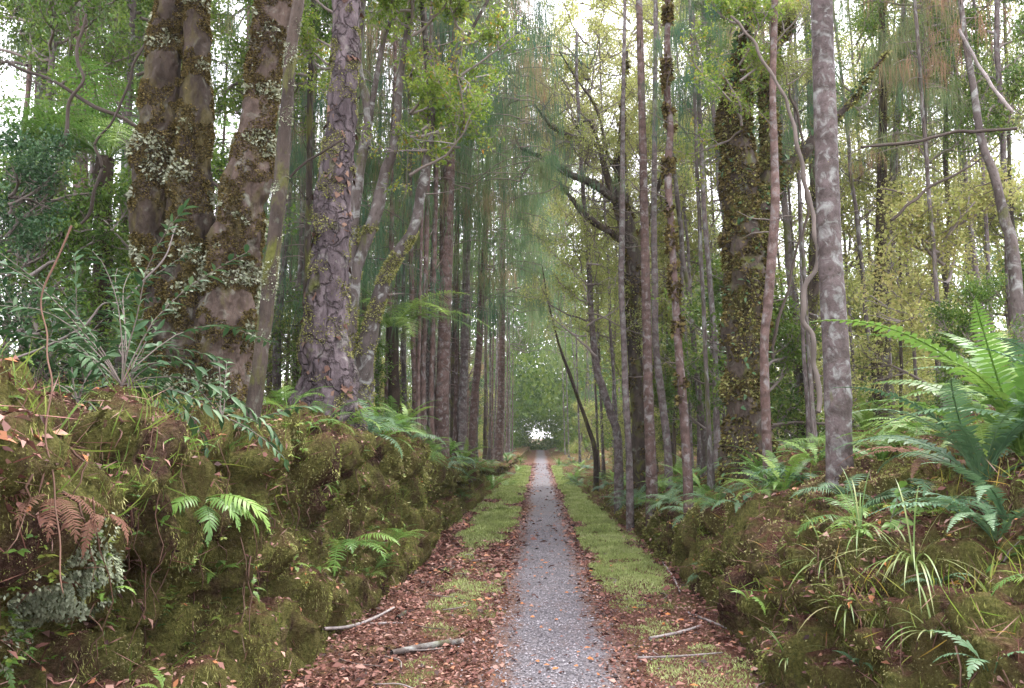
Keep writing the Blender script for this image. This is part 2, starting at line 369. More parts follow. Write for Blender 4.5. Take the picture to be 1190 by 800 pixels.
def bank(side, name, label):
    ys = [-1.2]; 
    while ys[-1] < 1.5: ys.append(ys[-1] + .2)
    while ys[-1] < 9: ys.append(ys[-1] + .032)
    st = .032
    while ys[-1] < 170: st = min(st * 1.03, 3.0); ys.append(ys[-1] + st)
    ys = np.array(ys); Y0_ = ys
    pd, pz = PL if side < 0 else PR
    seg = np.r_[0, np.cumsum(np.hypot(np.diff(pd), np.diff(pz * 1.6)))]; u = np.linspace(0, seg[-1], 84)
    d0 = np.interp(u, seg, pd); z0 = np.interp(u, seg, pz)
    far = [d0[-1]]; st = .08
    while far[-1] < 70: st = min(st * 1.09, 4); far.append(far[-1] + st)
    far = np.array(far[1:]); d = np.r_[d0, far]; zz = np.r_[z0, np.full(len(far), z0[-1])]
    Y, Dd = np.meshgrid(ys, d, indexing='ij'); Z0 = np.broadcast_to(zz, Y.shape)
    H = (lipH(side, ys) * (1 + .10 * fbm(np.c_[ys * .9, ys * 0, ys * 0 + side], 3, 51)))[:, None]
    cave = np.exp(-((Y0_ - 3.9) / 1.1) ** 2)[:, None] if side < 0 else 0
    low = np.clip((.9 - H) / .5, 0, 1)                      # low banks far away become gentle slopes
    rise = np.where(Dd > 1, (Dd - 1), 0); rise = .10 * np.minimum(rise, 12) if side < 0 else .17 * np.minimum(rise, 3.0) + .03 * np.minimum(rise, 14)
    foot = 1.56 + .12 * fbm(np.c_[ys * .5, ys * 0, ys * 0 + 3], 3, 5 if side < 0 else 9)[:, None] - .25 * np.clip((Y - 14) / 20, 0, 1)
    Dm = Dd * (1 + low * 1.0 * (Dd < 2.3)) + low * 1.0 * 2.3 * (Dd >= 2.3) - low * .35
    Z = Z0 * H + rise
    Dm = Dm + cave * .42 * np.exp(-((Z0 - .42) / .2) ** 2) * (Dd < .6)
    X = side * (foot + Dm)
    P = np.stack([X, Y, Z], -1)
    du = np.gradient(P, axis=0); dv = np.gradient(P, axis=1); N = np.cross(du, dv); N = nrm(N)
    N[..., :] *= np.sign((N[..., 0] * -side + N[..., 2]))[..., None]
    Pf = P.reshape(-1, 3)
    lump = fbm(Pf * np.array((1.5, 1.5, 1.1)) + side, 3, 21); mid = fbm(Pf * np.array((5.5, 5.5, 2.3)), 3, 22); fine = fbm(Pf * np.array((19, 19, 9)), 3, 23); butt = fbm(Pf * np.array((1.1, 1.5, .25)) + 2, 2, 27)
    ridge = np.abs(vnoise(Pf * np.array((3.4, 3.4, 1.0)) + 5, 31))
    wall = np.exp(-np.clip(Dd.ravel() - .3, 0, 9) * 1.2) * (1 - .7 * np.broadcast_to(low, Y.shape).ravel())
    fade = np.clip((Z0.ravel() + .1) / .25, 0, 1)
    bil = np.abs(vnoise(Pf * np.array((3.1, 3.1, 2.6)) + 1.5 * np.stack([lump, mid, lump], 1), 71)); bil2 = np.abs(vnoise(Pf * np.array((7, 7, 6.0)) + mid[:, None], 72))
    amp = (.20 * np.minimum(bil * 2, .8) - .09 + .06 * np.minimum(bil2 * 2, .8) + .15 * lump + .16 * butt + .10 * mid + .035 * fine - .16 * (ridge < .14) * (1 - ridge / .14)) * (.35 + .75 * wall) * fade
    far_n = .25 * fbm(Pf * .35, 3, 41) * np.clip(Dd.ravel() - 1.2, 0, 1)
    Pn = Pf + N.reshape(-1, 3) * amp[:, None]; Pn[:, 2] += far_n * np.clip(Dd.ravel() * .3, 0, 1)
    m, n = Y.shape; i = np.arange(m - 1)[:, None] * n; j = np.arange(n - 1)[None]
    Q = np.stack([i + j, i + j + 1, i + n + j + 1, i + n + j], -1).reshape(-1, 4)
    if side > 0: Q = Q[:, ::-1]
    mb = MB(); mb.add(Pn, Q, R=.5)
    o = mb.build(name, M['bank'], smooth=True); tag(o, label, 'bank', kind='structure')
    return Pn, Q


LV, LQ = bank(-1, 'left_bank', 'tall mossy earth bank of the cutting left of the path')
RV, RQ = bank(1, 'right_bank', 'lower sloping earth bank right of the path with litter')
gm = MB(); gm.add([(-400, -25, 0), (400, -25, 0), (400, 700, 0), (-400, 700, 0)], [[0, 1, 2, 3]])
tag(gm.build('ground', M['ground']), 'reddish brown forest floor between the banks', 'ground', kind='structure')
# path strip with ragged edges, very slightly domed
py_ = np.r_[np.linspace(-2, 14, 120), np.linspace(14.6, 70, 100), np.linspace(72, 170, 20)]
us = np.linspace(-1, 1, 13); pv = []; pr = []
for y in py_:
    cx = .10 + .035 * math.sin(y * .42) + .02 * math.sin(y * 1.1) - (.25 * ((y - 80) / 30) ** 2 if y > 80 else 0)
    wl = .47 + .07 * vnoise(np.array([[y * 1.3, 0, 0]]), 3)[0]; wr = .48 + .07 * vnoise(np.array([[y * 1.3, 5, 0]]), 3)[0]
    for k in us: pr.append(abs(k)); pv.append((cx + (k * wl if k < 0 else k * wr), y, .004 + .016 * (1 - k * k)))
n = len(us); m = len(py_); i = np.arange(m - 1)[:, None] * n; j = np.arange(n - 1)[None]
pm = MB(); pm.add(pv, np.stack([i + j, i + j + 1, i + n + j + 1, i + n + j], -1).reshape(-1, 4), R=np.array(pr))
tag(pm.build('path', M['gravel'], smooth=True), 'straight narrow grey gravel path running into the forest', 'path', kind='structure')

BL = BVHTree.FromPolygons([tuple(v) for v in LV], [tuple(q) for q in LQ])
BR = BVHTree.FromPolygons([tuple(v) for v in RV], [tuple(q) for q in RQ])


def hit(px, py):
    """the point of the terrain seen at a photo pixel, and its normal"""
    d = ray(px, py); o = Vector((0, 0, CAMZ)); best = None
    for b in (BL, BR):
        h = b.ray_cast(o, d)
        if h[0] is not None and (best is None or h[3] < best[2]): best = (h[0], h[1], h[3])
    if d.z < 0:
        tt = -CAMZ / d.z
        if best is None or tt < best[2]: best = (o + d * tt, Vector((0, 0, 1)), tt)
    if best is None: return None
    nn = best[1]
    if nn.dot(d) > 0: nn = -nn
    return best[0], nn


def gz(x, y):
    b = BL if x < 0 else BR
    h = b.ray_cast(Vector((x, y, 30)), Vector((0, 0, -1)))
    return h[0].z if h[0] is not None else 0.0


def face_sample(V, Q, n, wfun, r):
    c = V[Q].mean(1); e1 = V[Q[:, 1]] - V[Q[:, 0]]; e2 = V[Q[:, 3]] - V[Q[:, 0]]
    N = np.cross(e1, e2); a = np.linalg.norm(N, axis=1); N = N / a[:, None]
    w = a * wfun(c, N); w = w / w.sum(); idx = r.choice(len(Q), n, p=w)
    s, t_ = r.random(n)[:, None], r.random(n)[:, None]
    q = Q[idx]; P = (V[q[:, 0]] * (1 - s) + V[q[:, 1]] * s) * (1 - t_) + (V[q[:, 3]] * (1 - s) + V[q[:, 2]] * s) * t_
    return P, N[idx]


# ------------------------------------------------------------ scattered ground stuff
def scatter_bank(V, Q, side, name):
    r = np.random.default_rng(11 + side)
    def near(c): return np.clip(1 / (np.maximum(c[:, 1], 1.5)) ** 1.4, 0, 1) * (np.abs(c[:, 0]) < 6.5) * (c[:, 2] > .0) * (c[:, 1] > .8)
    # moss tufts, clumped
    def wm(c, N):
        k = fbm(c * np.array((1.6, 1.6, .9)) + 3, 3, 61); return near(c) * np.clip(.25 + 1.8 * k, .02, 1) * np.where(N[:, 2] > .75, .4, 1)
    P, N = face_sample(V, Q, 240000, wm, r); n = len(P)
    N = N * np.sign((N[:, 0] * -side + N[:, 2] * 1.0))[:, None]
    D = N * .7 + r.normal(0, .5, (n, 3)) + np.array((0, 0, -.35)); L = r.uniform(.008, .026, n) * np.clip(P[:, 1] / 5, .8, 2.2)
    k = fbm(P * 2.3, 3, 63); R = np.clip(.42 + .95 * k + r.normal(0, .11, n), 0, .93)
    mb = MB(); L = L * np.clip(P[:, 1] / 4.5, .5, 1); leaves(mb, P - N * .003, D, r.normal(0, 1, (n, 3)), L, L * .4, R)
    # hanging moss curtains along edges
    P, N = face_sample(V, Q, 26000, lambda c, N: near(c) * (np.abs(N[:, 2]) < .45) * np.clip(fbm(c * 3, 2, 70) + .1, 0, 1), r); n = len(P)
    N = N * np.sign((N[:, 0] * -side + N[:, 2]))[:, None]
    leaves(mb, P + N * .004, np.array((0, 0, -1.)) + N * .3 + r.normal(0, .3, (n, 3)), N, r.uniform(.012, .04, n), .003, np.clip(.5 + .4 * fbm(P * 3, 2, 64), 0, 1))
    o = mb.build(name + '_moss', M['moss']); tag(o, 'olive moss and liverwort growing over the %s bank' % name, 'moss', kind='stuff')
    # litter on top and ledges
    P, N = face_sample(V, Q, 40000, lambda c, N: near(c) * np.clip(np.abs(N[:, 2]) - .25, 0, 1) ** 1.2 * np.clip(.5 + 1.5 * fbm(c * 1.4, 3, 91), .05, 1), r); n = len(P)
    N = N * np.sign(N[:, 2])[:, None]
    lb = MB(); D = np.cross(N, r.normal(0, 1, (n, 3))); L = r.uniform(.02, .065, n)
    leaves(lb, P + N * .006, D, N + r.normal(0, .35, (n, 3)), L, L * r.uniform(.25, .6, n), r.random(n), fold=.2, droop=.2)
    # fine twigs and dead needles
    P, N = face_sample(V, Q, 16000, lambda c, N: near(c) * np.clip(np.abs(N[:, 2]), .15, 1), r); n = len(P)
    N = N * np.sign((N[:, 0] * -side + N[:, 2]))[:, None]
    D = np.cross(N, r.normal(0, 1, (n, 3))) + N * .15; leaves(lb, P + N * .008, D, N, r.uniform(.06, .2, n), r.uniform(.003, .006, n), r.uniform(.1, .8, n), fold=.3)
    tag(lb.build(name + '_litter', M['litter']), 'dry leaves and needles lying on the %s bank' % name, 'leaf litter', kind='stuff')
    # seedlings and blades of grass
    P, N = face_sample(V, Q, 9000, lambda c, N: near(c) * (c[:, 2] > .3) * np.clip(.15 + 1.6 * fbm(c * 1.1 + 7, 3, 95), .02, 1) * np.where(np.abs(N[:, 2]) > .5, 1.4, .6), r); n = len(P)
    N = N * np.sign((N[:, 0] * -side + N[:, 2]))[:, None]; ub = MB(); sz = r.uniform(.015, .045, n); tn = r.random(n)
    for k in range(5):
        a = k * 1.257 + tn * 6; Dk = nrm(np.c_[np.cos(a), np.sin(a), r.normal(.15, .25, n)] + N * .35); q = r.random(n) < .8
        bigleaves(ub, (P + N * (sz * .8)[:, None])[q], Dk[q], (np.array((0, 0, 1.)) + N * .5)[q], (sz * r.uniform(.7, 1.2, n))[q], (sz * .5)[q], np.clip(tn + r.normal(0, .1, n), 0, 1)[q])
    P, N = face_sample(V, Q, 5200, lambda c, N: near(c) * (c[:, 2] > .35) * np.clip(.05 + 1.8 * fbm(c * 1.3 + 2, 3, 96), .01, 1), r); n = len(P); N = N * np.sign((N[:, 0] * -side + N[:, 2]))[:, None]
    D = N * .6 + np.array((0, 0, .5)) + r.normal(0, .35, (n, 3)); L = r.uniform(.06, .2, n); bigleaves(ub, P, D, N, L, .006, r.uniform(.3, 1, n), fold=0, droop=.7)
    tag(ub.build(name + '_undergrowth', M['leaf_lime' if side > 0 else 'leaf_green']), 'tiny green seedlings and grass blades dotted over the %s bank' % name, 'undergrowth', kind='stuff')
    # roots hanging down the face
    rb = MB(); P, N = face_sample(V, Q, 420, lambda c, N: near(c) * (c[:, 1] < 9) * (np.abs(N[:, 2]) < .5) * (c[:, 2] > .5), r)
    for p, q in zip(P, N):
        q = q * np.sign(q[0] * -side + q[2]); L = r.uniform(.12, .55); k = 6
        pts = [p + q * .015]
        for _ in range(k): pts.append(pts[-1] + np.array((r.normal(0, .018), r.normal(0, .022), -L / k)) + q * r.normal(.0, .008))
        tube(rb, pts, np.linspace(.004, .0012, k + 1) * r.uniform(.6, 1.6), 4, r.random(), cap=False)
    tag(rb.build(name + '_root_tangle', M['root']), 'thin brown roots dangling down the face of the %s bank' % name, 'roots', kind='stuff')


scatter_bank(LV, LQ, -1, 'left'); scatter_bank(RV, RQ, 1, 'right')


def moss_mask(x, y):
    P = np.c_[x * 1.6, y * .75, 0 * x]
    m_ = fbm(P + 9, 3, 81)
    m_ = m_ + .9 * np.exp(-(((x - 1.05) / .38) ** 2 + ((y - 9.6) / 1.8) ** 2)) + .7 * np.exp(-(((x - .98) / .4) ** 2)) * np.clip((y - 6) / 3, 0, 1) + .8 * np.exp(-(((x + 1.05) / .3) ** 2 + ((y - 15) / 2.8) ** 2))
    m_ = m_ + .4 * np.exp(-(((x + .85) / .25) ** 2)) + .3 * np.exp(-(((x - 1.0) / .3) ** 2)) * (y < 8) + np.clip((y - 14) / 10, 0, 1) * .5 * (np.abs(x - .1) > .55)
    return m_ + .7 * fbm(np.c_[x * 3.1 + y * 1.3, y * 1.9 - x * 2.2, 0 * x + 2], 4, 6, .6) - .10 - .9 * (np.abs(x - .1) < .5)


def litter_floor():
    r = np.random.default_rng(3); n = 150000
    y = 1.0 + 48 * r.random(n) ** 2.3; x = r.uniform(-1.75, 1.85, n); k = np.abs(x - .08)
    keep = r.random(n) < np.clip(.06 + .94 * np.clip((k - .22) / .3, 0, 1) ** 1.5 + .12 * vnoise(np.c_[x * 2, y, 0 * x], 5), .04, 1); mm = moss_mask(x, y); keep &= r.random(n) > np.clip(mm * 2.2, 0, .93)
    x, y = x[keep], y[keep]; n = len(x)
    L = np.clip(np.exp(r.normal(-3.55, .5, n)), .01, .085) * np.clip(y / 7, 1, 1.6); a = r.uniform(0, 6.283, n)
    D = np.c_[np.cos(a), np.sin(a), r.normal(0, .25, n)]; N = np.c_[r.normal(0, .45, (n, 2)), np.ones(n)]
    z = .008 + .022 * r.random(n) + np.clip(np.abs(x) - 1.2, 0, 1) * .06
    mb = MB(); leaves(mb, np.c_[x, y, z], D, N, L, L * r.uniform(.3, .75, n), np.clip(.42 + .26 * r.normal(0, 1, n) + .15 * fbm(np.c_[x, y, 0 * x] * 1.5, 2, 7), 0, .92), fold=.18, droop=.12)
    # scattered orange leaves
    n = 260; y = 2 + 16 * r.random(n) ** 1.6; x = r.normal(.0, .9, n).clip(-1.6, 1.6); a = r.uniform(0, 6.28, n)
    leaves(mb, np.c_[x, y, np.full(n, .035)], np.c_[np.cos(a), np.sin(a), a * 0], np.c_[r.normal(0, .3, (n, 2)), np.ones(n)], r.uniform(.035, .07, n), .03, 1.0, fold=.15)
    # needles and twiglets
    n = 15000; y = 1.5 + 16 * r.random(n) ** 1.6; x = r.uniform(-1.7, 1.75, n); kk = np.abs(x - .1) > .4 * r.random(n) + .1; x, y = x[kk], y[kk]; n = len(x); a = r.uniform(0, 6.28, n)
    leaves(mb, np.c_[x, y, np.full(n, .022)], np.c_[np.cos(a), np.sin(a), r.normal(0, .12, n)], np.c_[a * 0, a * 0, a * 0 + 1], r.uniform(.05, .16, n), .004, r.uniform(0, .8, n))
    tag(mb.build('leaf_litter', M['litter']), 'red brown fallen leaves covering the floor beside the gravel', 'leaf litter', kind='stuff')
    # moss on the floor: low cushions of tiny blades
    n = 560000; y = 1.5 + 42 * r.random(n) ** 1.5; x = r.uniform(-1.7, 1.85, n); mm = moss_mask(x, y); kk = mm > .20 + .6 * r.random(n) ** 1.2; x, y, mm = x[kk], y[kk], mm[kk]; n = len(x)
    hgt = .06 * np.clip(mm - .25, 0, 1) * (.6 + .8 * vnoise(np.c_[x * 5, y * 5, 0 * x], 2)); L = r.uniform(.012, .035, n) * np.clip(y / 7, 1, 3)
    D = np.c_[r.normal(0, .8, (n, 2)), np.full(n, 1.0)]
    mb = MB(); leaves(mb, np.c_[x, y, hgt.clip(0, 1)], D, r.normal(0, 1, (n, 3)), L, L * .35, np.clip(.5 + .4 * fbm(np.c_[x, y, 0 * x] * 2, 2, 8) + r.normal(0, .15, n), 0, 1))
    tag(mb.build('floor_moss', M['moss_bright']), 'bright green moss patches along both edges of the path', 'moss', kind='stuff')
    # loose stones on the path
    n = 17000; y = 3.5 + 13 * r.random(n) ** 1.5; x = .10 + r.normal(0, .26, n); s = r.uniform(.004, .0115, n)
    o8 = np.array([(1, 0, 0), (0, 1, 0), (-1, 0, 0), (0, -1, 0), (0, 0, 1.0)]); an = r.uniform(0, 6.28, n); ca, sa = np.cos(an), np.sin(an)
    o = o8[None] * r.uniform(.6, 1.3, (n, 5, 3)); X = o[..., 0] * ca[:, None] - o[..., 1] * sa[:, None]; Yy = o[..., 0] * sa[:, None] + o[..., 1] * ca[:, None]
    Vv = np.stack([X, Yy, o[..., 2] * .75], -1) * s[:, None, None] + np.c_[x, y, .012 + .012 * (1 - ((x - .09) / .5) ** 2).clip(0, 1)][:, None]
    b = (np.arange(n) * 5)[:, None]; T = np.concatenate([b + np.array([[q, (q + 1) % 4, 4]]) for q in range(4)])
    mb = MB(); mb.add(Vv.reshape(-1, 3), T=T, R=np.repeat(r.random(n), 5))
    tag(mb.build('path_gravel', M['stone']), 'loose grey stone chips lying on the path', 'gravel', kind='stuff')


litter_floor()

# ------------------------------------------------------------ plant templates
def frond(L=.8, pairs=24, pl=.13, a0=60, a1=-35, pin=1, droop=.25, seed=0, base=.12, w=.8, back=20, prof=.75, side_curl=0.0, shape=0):
    """fern frond along +X arching in Z; pin=1 plain leaflets, pin=2 leaflets cut into small lobes"""
    r = np.random.default_rng(seed); m = pairs + 6; t = np.linspace(0, 1, m)
    ang = np.radians(a0 + (a1 - a0) * t ** .9); st = L / (m - 1)
    px_ = np.r_[0, np.cumsum(np.cos(ang[:-1]))] * st; pz = np.r_[0, np.cumsum(np.sin(ang[:-1]))] * st
    sc = side_curl * L * t ** 2; C = np.c_[px_, sc, pz]; T = nrm(np.gradient(C, axis=0))
    mb = MB(); tube(mb, C, np.linspace(.006, .0015, m) * (L / .8) ** .5, 4, .75, cap=False)
    up = nrm(np.cross(T, np.array((0, 1., 0))) * -1); up[:, 2] = np.abs(up[:, 2])
    tt = np.linspace(base, .985, pairs)
    for s in (-1, 1):
        Cp = np.stack([np.interp(tt + s * .25 / pairs, t, C[:, k]) for k in range(3)], 1); Tp = nrm(np.stack([np.interp(tt, t, T[:, k]) for k in range(3)], 1)); Up = nrm(np.stack([np.interp(tt, t, up[:, k]) for k in range(3)], 1))
        q = (tt - base) / (1 - base)
        env = (np.sin(np.pi * np.clip(q * .9 + .1, 0, 1) ** prof)) ** .8 if shape == 0 else (1 - q) ** .75 * np.clip(q * 9 + .55, 0, 1)
        ln = np.maximum(pl * env, .008) * r.uniform(.9, 1.08, pairs); S = np.cross(Up, Tp) * s
        bk = np.radians(back + r.normal(0, 4, pairs)); D = S * np.cos(bk)[:, None] + Tp * np.sin(bk)[:, None] + Up * r.normal(.08, .08, pairs)[:, None]
        wd = L * (1 - base) / pairs * w
        if pin == 1:
            n = pairs; D = nrm(D); Wv = nrm(Tp - D * (Tp * D).sum(1, keepdims=True)); l = ln[:, None]
            def p(a, b): return Cp + D * l * a + Wv * wd * b - Up * l * droop * a * a
            V = np.stack([p(0, -.4), p(0, .5), p(.35, .5), p(.35, -.42), p(.72, .36), p(.72, -.28), p(1, .05)], 1).reshape(-1, 3); b = (np.arange(n) * 7)[:, None]
            mb.add(V, Q=np.concatenate([b + np.array([[0, 1, 2, 3]]), b + np.array([[3, 2, 4, 5]])]), T=b + np.array([[5, 4, 6]]), R=np.repeat(np.clip(.45 + .25 * q + r.normal(0, .08, n), 0, 1), 7))
        else:
            D = nrm(D); Wv = nrm(Tp - D * (Tp * D).sum(1, keepdims=True)); k = 11; cc = []; dd = []; ll = []; nn_ = []; rr = []
            for z in range(k):
                f = (z + .6) / k; pos = Cp + D * (ln * f)[:, None] - Up * (ln * droop * f * f)[:, None]
                for e in (-1, 1): cc.append(pos); dd.append(nrm(Wv * e + D * .55)); ll.append(wd * .62 * (1 - f * .75) * np.ones(pairs)); nn_.append(Up); rr.append(.4 + .3 * q + r.normal(0, .08, pairs))
            ll = np.concatenate(ll); leaves(mb, np.concatenate(cc), np.concatenate(dd), np.concatenate(nn_), ll, np.maximum(ll * .5, np.tile(ln / k * .85, 2 * k)), np.clip(np.concatenate(rr), 0, 1), fold=.05, droop=.15)
    return mb.arrays()


FR = {
    'crown': [frond(1.0, 34, .085, 62, -30, 1, .2, s, .06, .82, 12, .7) for s in (1, 2, 3)],       # long narrow ladder fronds
    'kiokio': [frond(.8, 22, .15, 45, -55, 1, .35, s, .12, .6, 18, .75) for s in (4, 5)],           # arching, long leaflets
    'hand': [frond(.55, 14, .13, 30, -70, 1, .5, s, .25, .8, 22, .8, shape=1) for s in (6, 7)],       # drooping, widest at base
    'lace': [frond(.7, 17, .2, 50, -35, 2, .25, s, .25, .9, 25, .7, shape=1) for s in (8, 9, 10)],     # lacy triangular
    'tree': [frond(2.2, 30, .5, 48, -38, 2, .3, s, .1, .85, 15, .7) for s in (11, 12)],
    'hen': [frond(.5, 12, .11, 55, -45, 1, .25, s, .2, .85, 30, .75, shape=1) for s in (13, 14)],
}
FMESH = {}


def fmesh(kind, i, mat):
    k = (kind, i, mat)
    if k not in FMESH:
        mb = MB(); mb.addmb(FR[kind][i % len(FR[kind])]); FMESH[k] = mb.mesh('frond', M[mat])
    return FMESH[k]


def rotm(az, el, roll=0):
    return Matrix.Rotation(az, 4, 'Z') @ Matrix.Rotation(-el, 4, 'Y') @ Matrix.Rotation(roll, 4, 'X')


def fern(loc, kind, n, size, mat, rnd, label=None, group=None, az0=0, spread=math.pi * 2, tilt=(-.15, .5), name='fern', lean=None):
    root = empty(name, loc, 0, label, 'fern', group)
    for i in range(n):
        o = link('frond', fmesh(kind, rnd.randrange(9), mat), root)
        az = az0 + spread * ((i + rnd.uniform(-.3, .3)) / n - (.5 if spread < 6 else 0))
        s = size * rnd.uniform(.72, 1.1)
        o.rotation_euler = rotm(az, rnd.uniform(*tilt), rnd.uniform(-.3, .3)).to_euler(); o.scale = (s, s, s)
        o.location = (0.02 * math.cos(az), .02 * math.sin(az), rnd.uniform(-.01, .03))
    return root


def fern_merged(kind, n, seed, tilt=(-.1, .6)):
    rnd = random.Random(seed); mb = MB()
    for i in range(n):
        s = rnd.uniform(.7, 1.1); mb.addmb(FR[kind][i % len(FR[kind])], rotm(2 * math.pi * (i + rnd.uniform(-.3, .3)) / n, rnd.uniform(*tilt), rnd.uniform(-.3, .3)) @ Matrix.Scale(s, 4), rnd.uniform(-.15, .15))
    return mb


def grow_tree(seed, h=5, spread=1.6, nb=14, leafL=.05, per=26, z0=.15, levels=2, rise=.35, twig_r=.02, leafW=.5, clump=.16):
    """crown from z=0 up: limbs, twigs and leaves in clumps along the twigs. returns (wood, leaf) builders"""
    r = np.random.default_rng(seed); wood = MB(); lf = MB(); tips = []
    def branch(p, d, L, rad, lev):
        k = 6; pts = [p]; dd = d.copy()
        for _ in range(k):
            dd = nrm(dd + r.normal(0, .22, 3) + np.array((0, 0, .06))); pts.append(pts[-1] + dd * L / k)
        pts = np.array(pts); tube(wood, pts, np.linspace(rad, rad * .35, k + 1), 5 if lev == 0 else 3, r.random(), cap=False)
        if lev < levels:
            for _ in range(5 if lev == 0 else 4):
                f = r.uniform(.3, 1); q = pts[min(int(f * k), k)]; nd = nrm(dd + r.normal(0, .75, 3)); branch(q, nd, L * r.uniform(.35, .6), rad * .45, lev + 1)
        if lev >= 1: tips.append(pts)
    for i in range(nb):
        z = h * (z0 + (1 - z0) * r.random()); az = r.uniform(0, 6.283); f = 1 - .5 * z / h
        branch(np.array((0, 0, z)), nrm(np.array((math.cos(az), math.sin(az), rise + r.normal(0, .2)))), spread * f * r.uniform(.6, 1.15), twig_r * 1.4, 0)
    C = []; Dl = []; Rl = []
    for pts in tips:
        tone = r.uniform(.15, .8)
        if r.random() < .12: continue
        k = r.integers(per // 2, per); idx = r.integers(1, len(pts), k); C.append(pts[idx] + r.normal(0, clump * .45, (k, 3))); Dl.append(r.normal(0, 1, (k, 3)) + np.array((0, 0, -.2))); Rl.append(tone + r.normal(0, .14, k))
    C = np.concatenate(C); Dl = np.concatenate(Dl); Rl = np.clip(np.concatenate(Rl), 0, 1); n = len(C); L = leafL * r.uniform(.6, 1.25, n)
    leaves(lf, C, Dl, np.array((0, 0, 1.)) + r.normal(0, .6, (n, 3)), L, L * leafW, Rl, fold=.12, droop=.1)
    return wood, lf


def weeping(seed, h=6, nb=26, spread=1.6, per=95, smin=.3, smax=1.1, width=.010, jit=1.0):
    """hanging cord-like foliage on drooping branches"""
    r = np.random.default_rng(seed); wood = MB(); lf = MB()
    P0 = []; LL = []; RR = []; WD = []
    for i in range(nb):
        z = h * (.02 + .98 * r.random()); az = r.uniform(0, 6.283); L = spread * (1.15 - .75 * z / h) * r.uniform(.6, 1.2); k = 7
        d = np.array((math.cos(az), math.sin(az), .45)); pts = [np.array((0, 0, z))]
        for q in range(k): d = nrm(d + np.array((0, 0, -.17)) + r.normal(0, .09, 3)); pts.append(pts[-1] + d * L / k)
        pts = np.array(pts); tube(wood, pts, np.linspace(.016, .004, k + 1), 4, .3, cap=False)
        tone = r.choice([r.uniform(.05, .45), r.uniform(.4, .62), r.uniform(.68, .95)], p=[.45, .32, .23]); m = int(per * r.uniform(.6, 1.3) * L / spread)
        f = .25 + .75 * r.random(m) ** .8; qn = 8; qi = np.minimum((f * qn).astype(int), qn - 1); f = np.clip((qi + .5) / qn + r.normal(0, .018, m), 0, 1); so = r.normal(0, .22, (qn + 1, 3)) * np.array((1, 1, .35)); b = so[qi] + np.stack([np.interp(f * k, np.arange(k + 1), pts[:, a]) for a in range(3)], 1) + r.normal(0, .075, (m, 3)) * jit
        P0.append(b); LL.append(r.uniform(smin, smax, m) * (.55 + .45 * math.sin(1.2 * L))); RR.append(tone + r.normal(0, .09, m))
    P0 = np.concatenate(P0); LL = np.concatenate(LL); RR = np.clip(np.concatenate(RR), 0, 1); m = len(P0); ns = 5
    out = r.normal(0, 1, (m, 2)); out = out / np.linalg.norm(out, axis=1)[:, None]; wv = np.c_[-out[:, 1], out[:, 0], np.zeros(m)]; sg = []
    ph = r.uniform(0, 6.28, m)
    for s in range(ns + 1):
        t_ = s / ns; c = P0 + np.c_[out * (.16 * LL * (1 - (1 - t_) ** 2))[:, None], -LL * t_ ** 1.15 + .05 * LL * math.sin(3 * t_)]
        c[:, :2] += (.012 * np.sin(ph + 5 * t_))[:, None]
        w = width * (1.0 if s < ns - 1 else .55 if s == ns - 1 else .2); sg += [c - wv * w / 2, c + wv * w / 2]
    V = np.stack(sg, 1).reshape(-1, 3); b = (np.arange(m) * 2 * (ns + 1))[:, None]
    Q = np.concatenate([b + np.array([[2 * s, 2 * s + 1, 2 * s + 3, 2 * s + 2]]) for s in range(ns)]); lf.add(V, Q, R=np.repeat(RR, 2 * (ns + 1)))
    return wood, lf


TPL = {}
def tpl(key, fn, wmat, lmat):
    w, l = fn(); TPL[key] = (w.mesh('branch', M[wmat]), l.mesh('crown', M[lmat]))
for s in range(4): tpl('weep%d' % s, lambda s=s: weeping(100 + s, nb=44, per=80, smin=.12, smax=.6, width=.009), 'twig', 'weep')
for s in range(2): tpl('weepbig%d' % s, lambda s=s: weeping(120 + s, h=7, nb=40, spread=2.3, per=125, smin=.2, smax=1.0, width=.009, jit=1.0), 'twig', 'weep')
for s in range(3): tpl('leafy%d' % s, lambda s=s: grow_tree(200 + s, 5, 2.0, 15, .07, 46), 'twig', 'leaf_green')
for s in range(3): tpl('yel%d' % s, lambda s=s: grow_tree(220 + s, 6, 2.4, 18, .07, 44, rise=.3, clump=.22), 'twig', 'leaf_yellow')
for s in range(2): tpl('lime%d' % s, lambda s=s: grow_tree(280 + s, 4, 1.8, 12, .085, 30), 'twig', 'leaf_lime')
for s in range(2): tpl('bush%d' % s, lambda s=s: grow_tree(240 + s, 2.6, 1.5, 14, .065, 44, z0=.03, rise=.6), 'twig', 'leaf_green')
for s in range(2): tpl('ybush%d' % s, lambda s=s: grow_tree(250 + s, 3.4, 1.8, 16, .065, 46, z0=.03, rise=.5, clump=.25), 'twig', 'leaf_yellow')
for s in range(2): tpl('dark%d' % s, lambda s=s: grow_tree(260 + s, 3.0, 1.6, 13, .07, 30, z0=.03, rise=.5), 'twig', 'leaf_dark')


def put_crown(root, key, loc, s=1.0, rz=0.0, sz=1.0, wood=True):
    w, l = TPL[key]
    if wood:
        b = link('branches', w, root); b.location = loc; b.rotation_euler = (0, 0, rz); b.scale = (s, s, s * sz)
    c = link('crown', l, root); c.location = loc; c.rotation_euler = (0, 0, rz); c.scale = (s, s, s * sz)
    return c


# ------------------------------------------------------------ hero trees
ANCH = []      # (phrase, x, y) for labels of the small plants


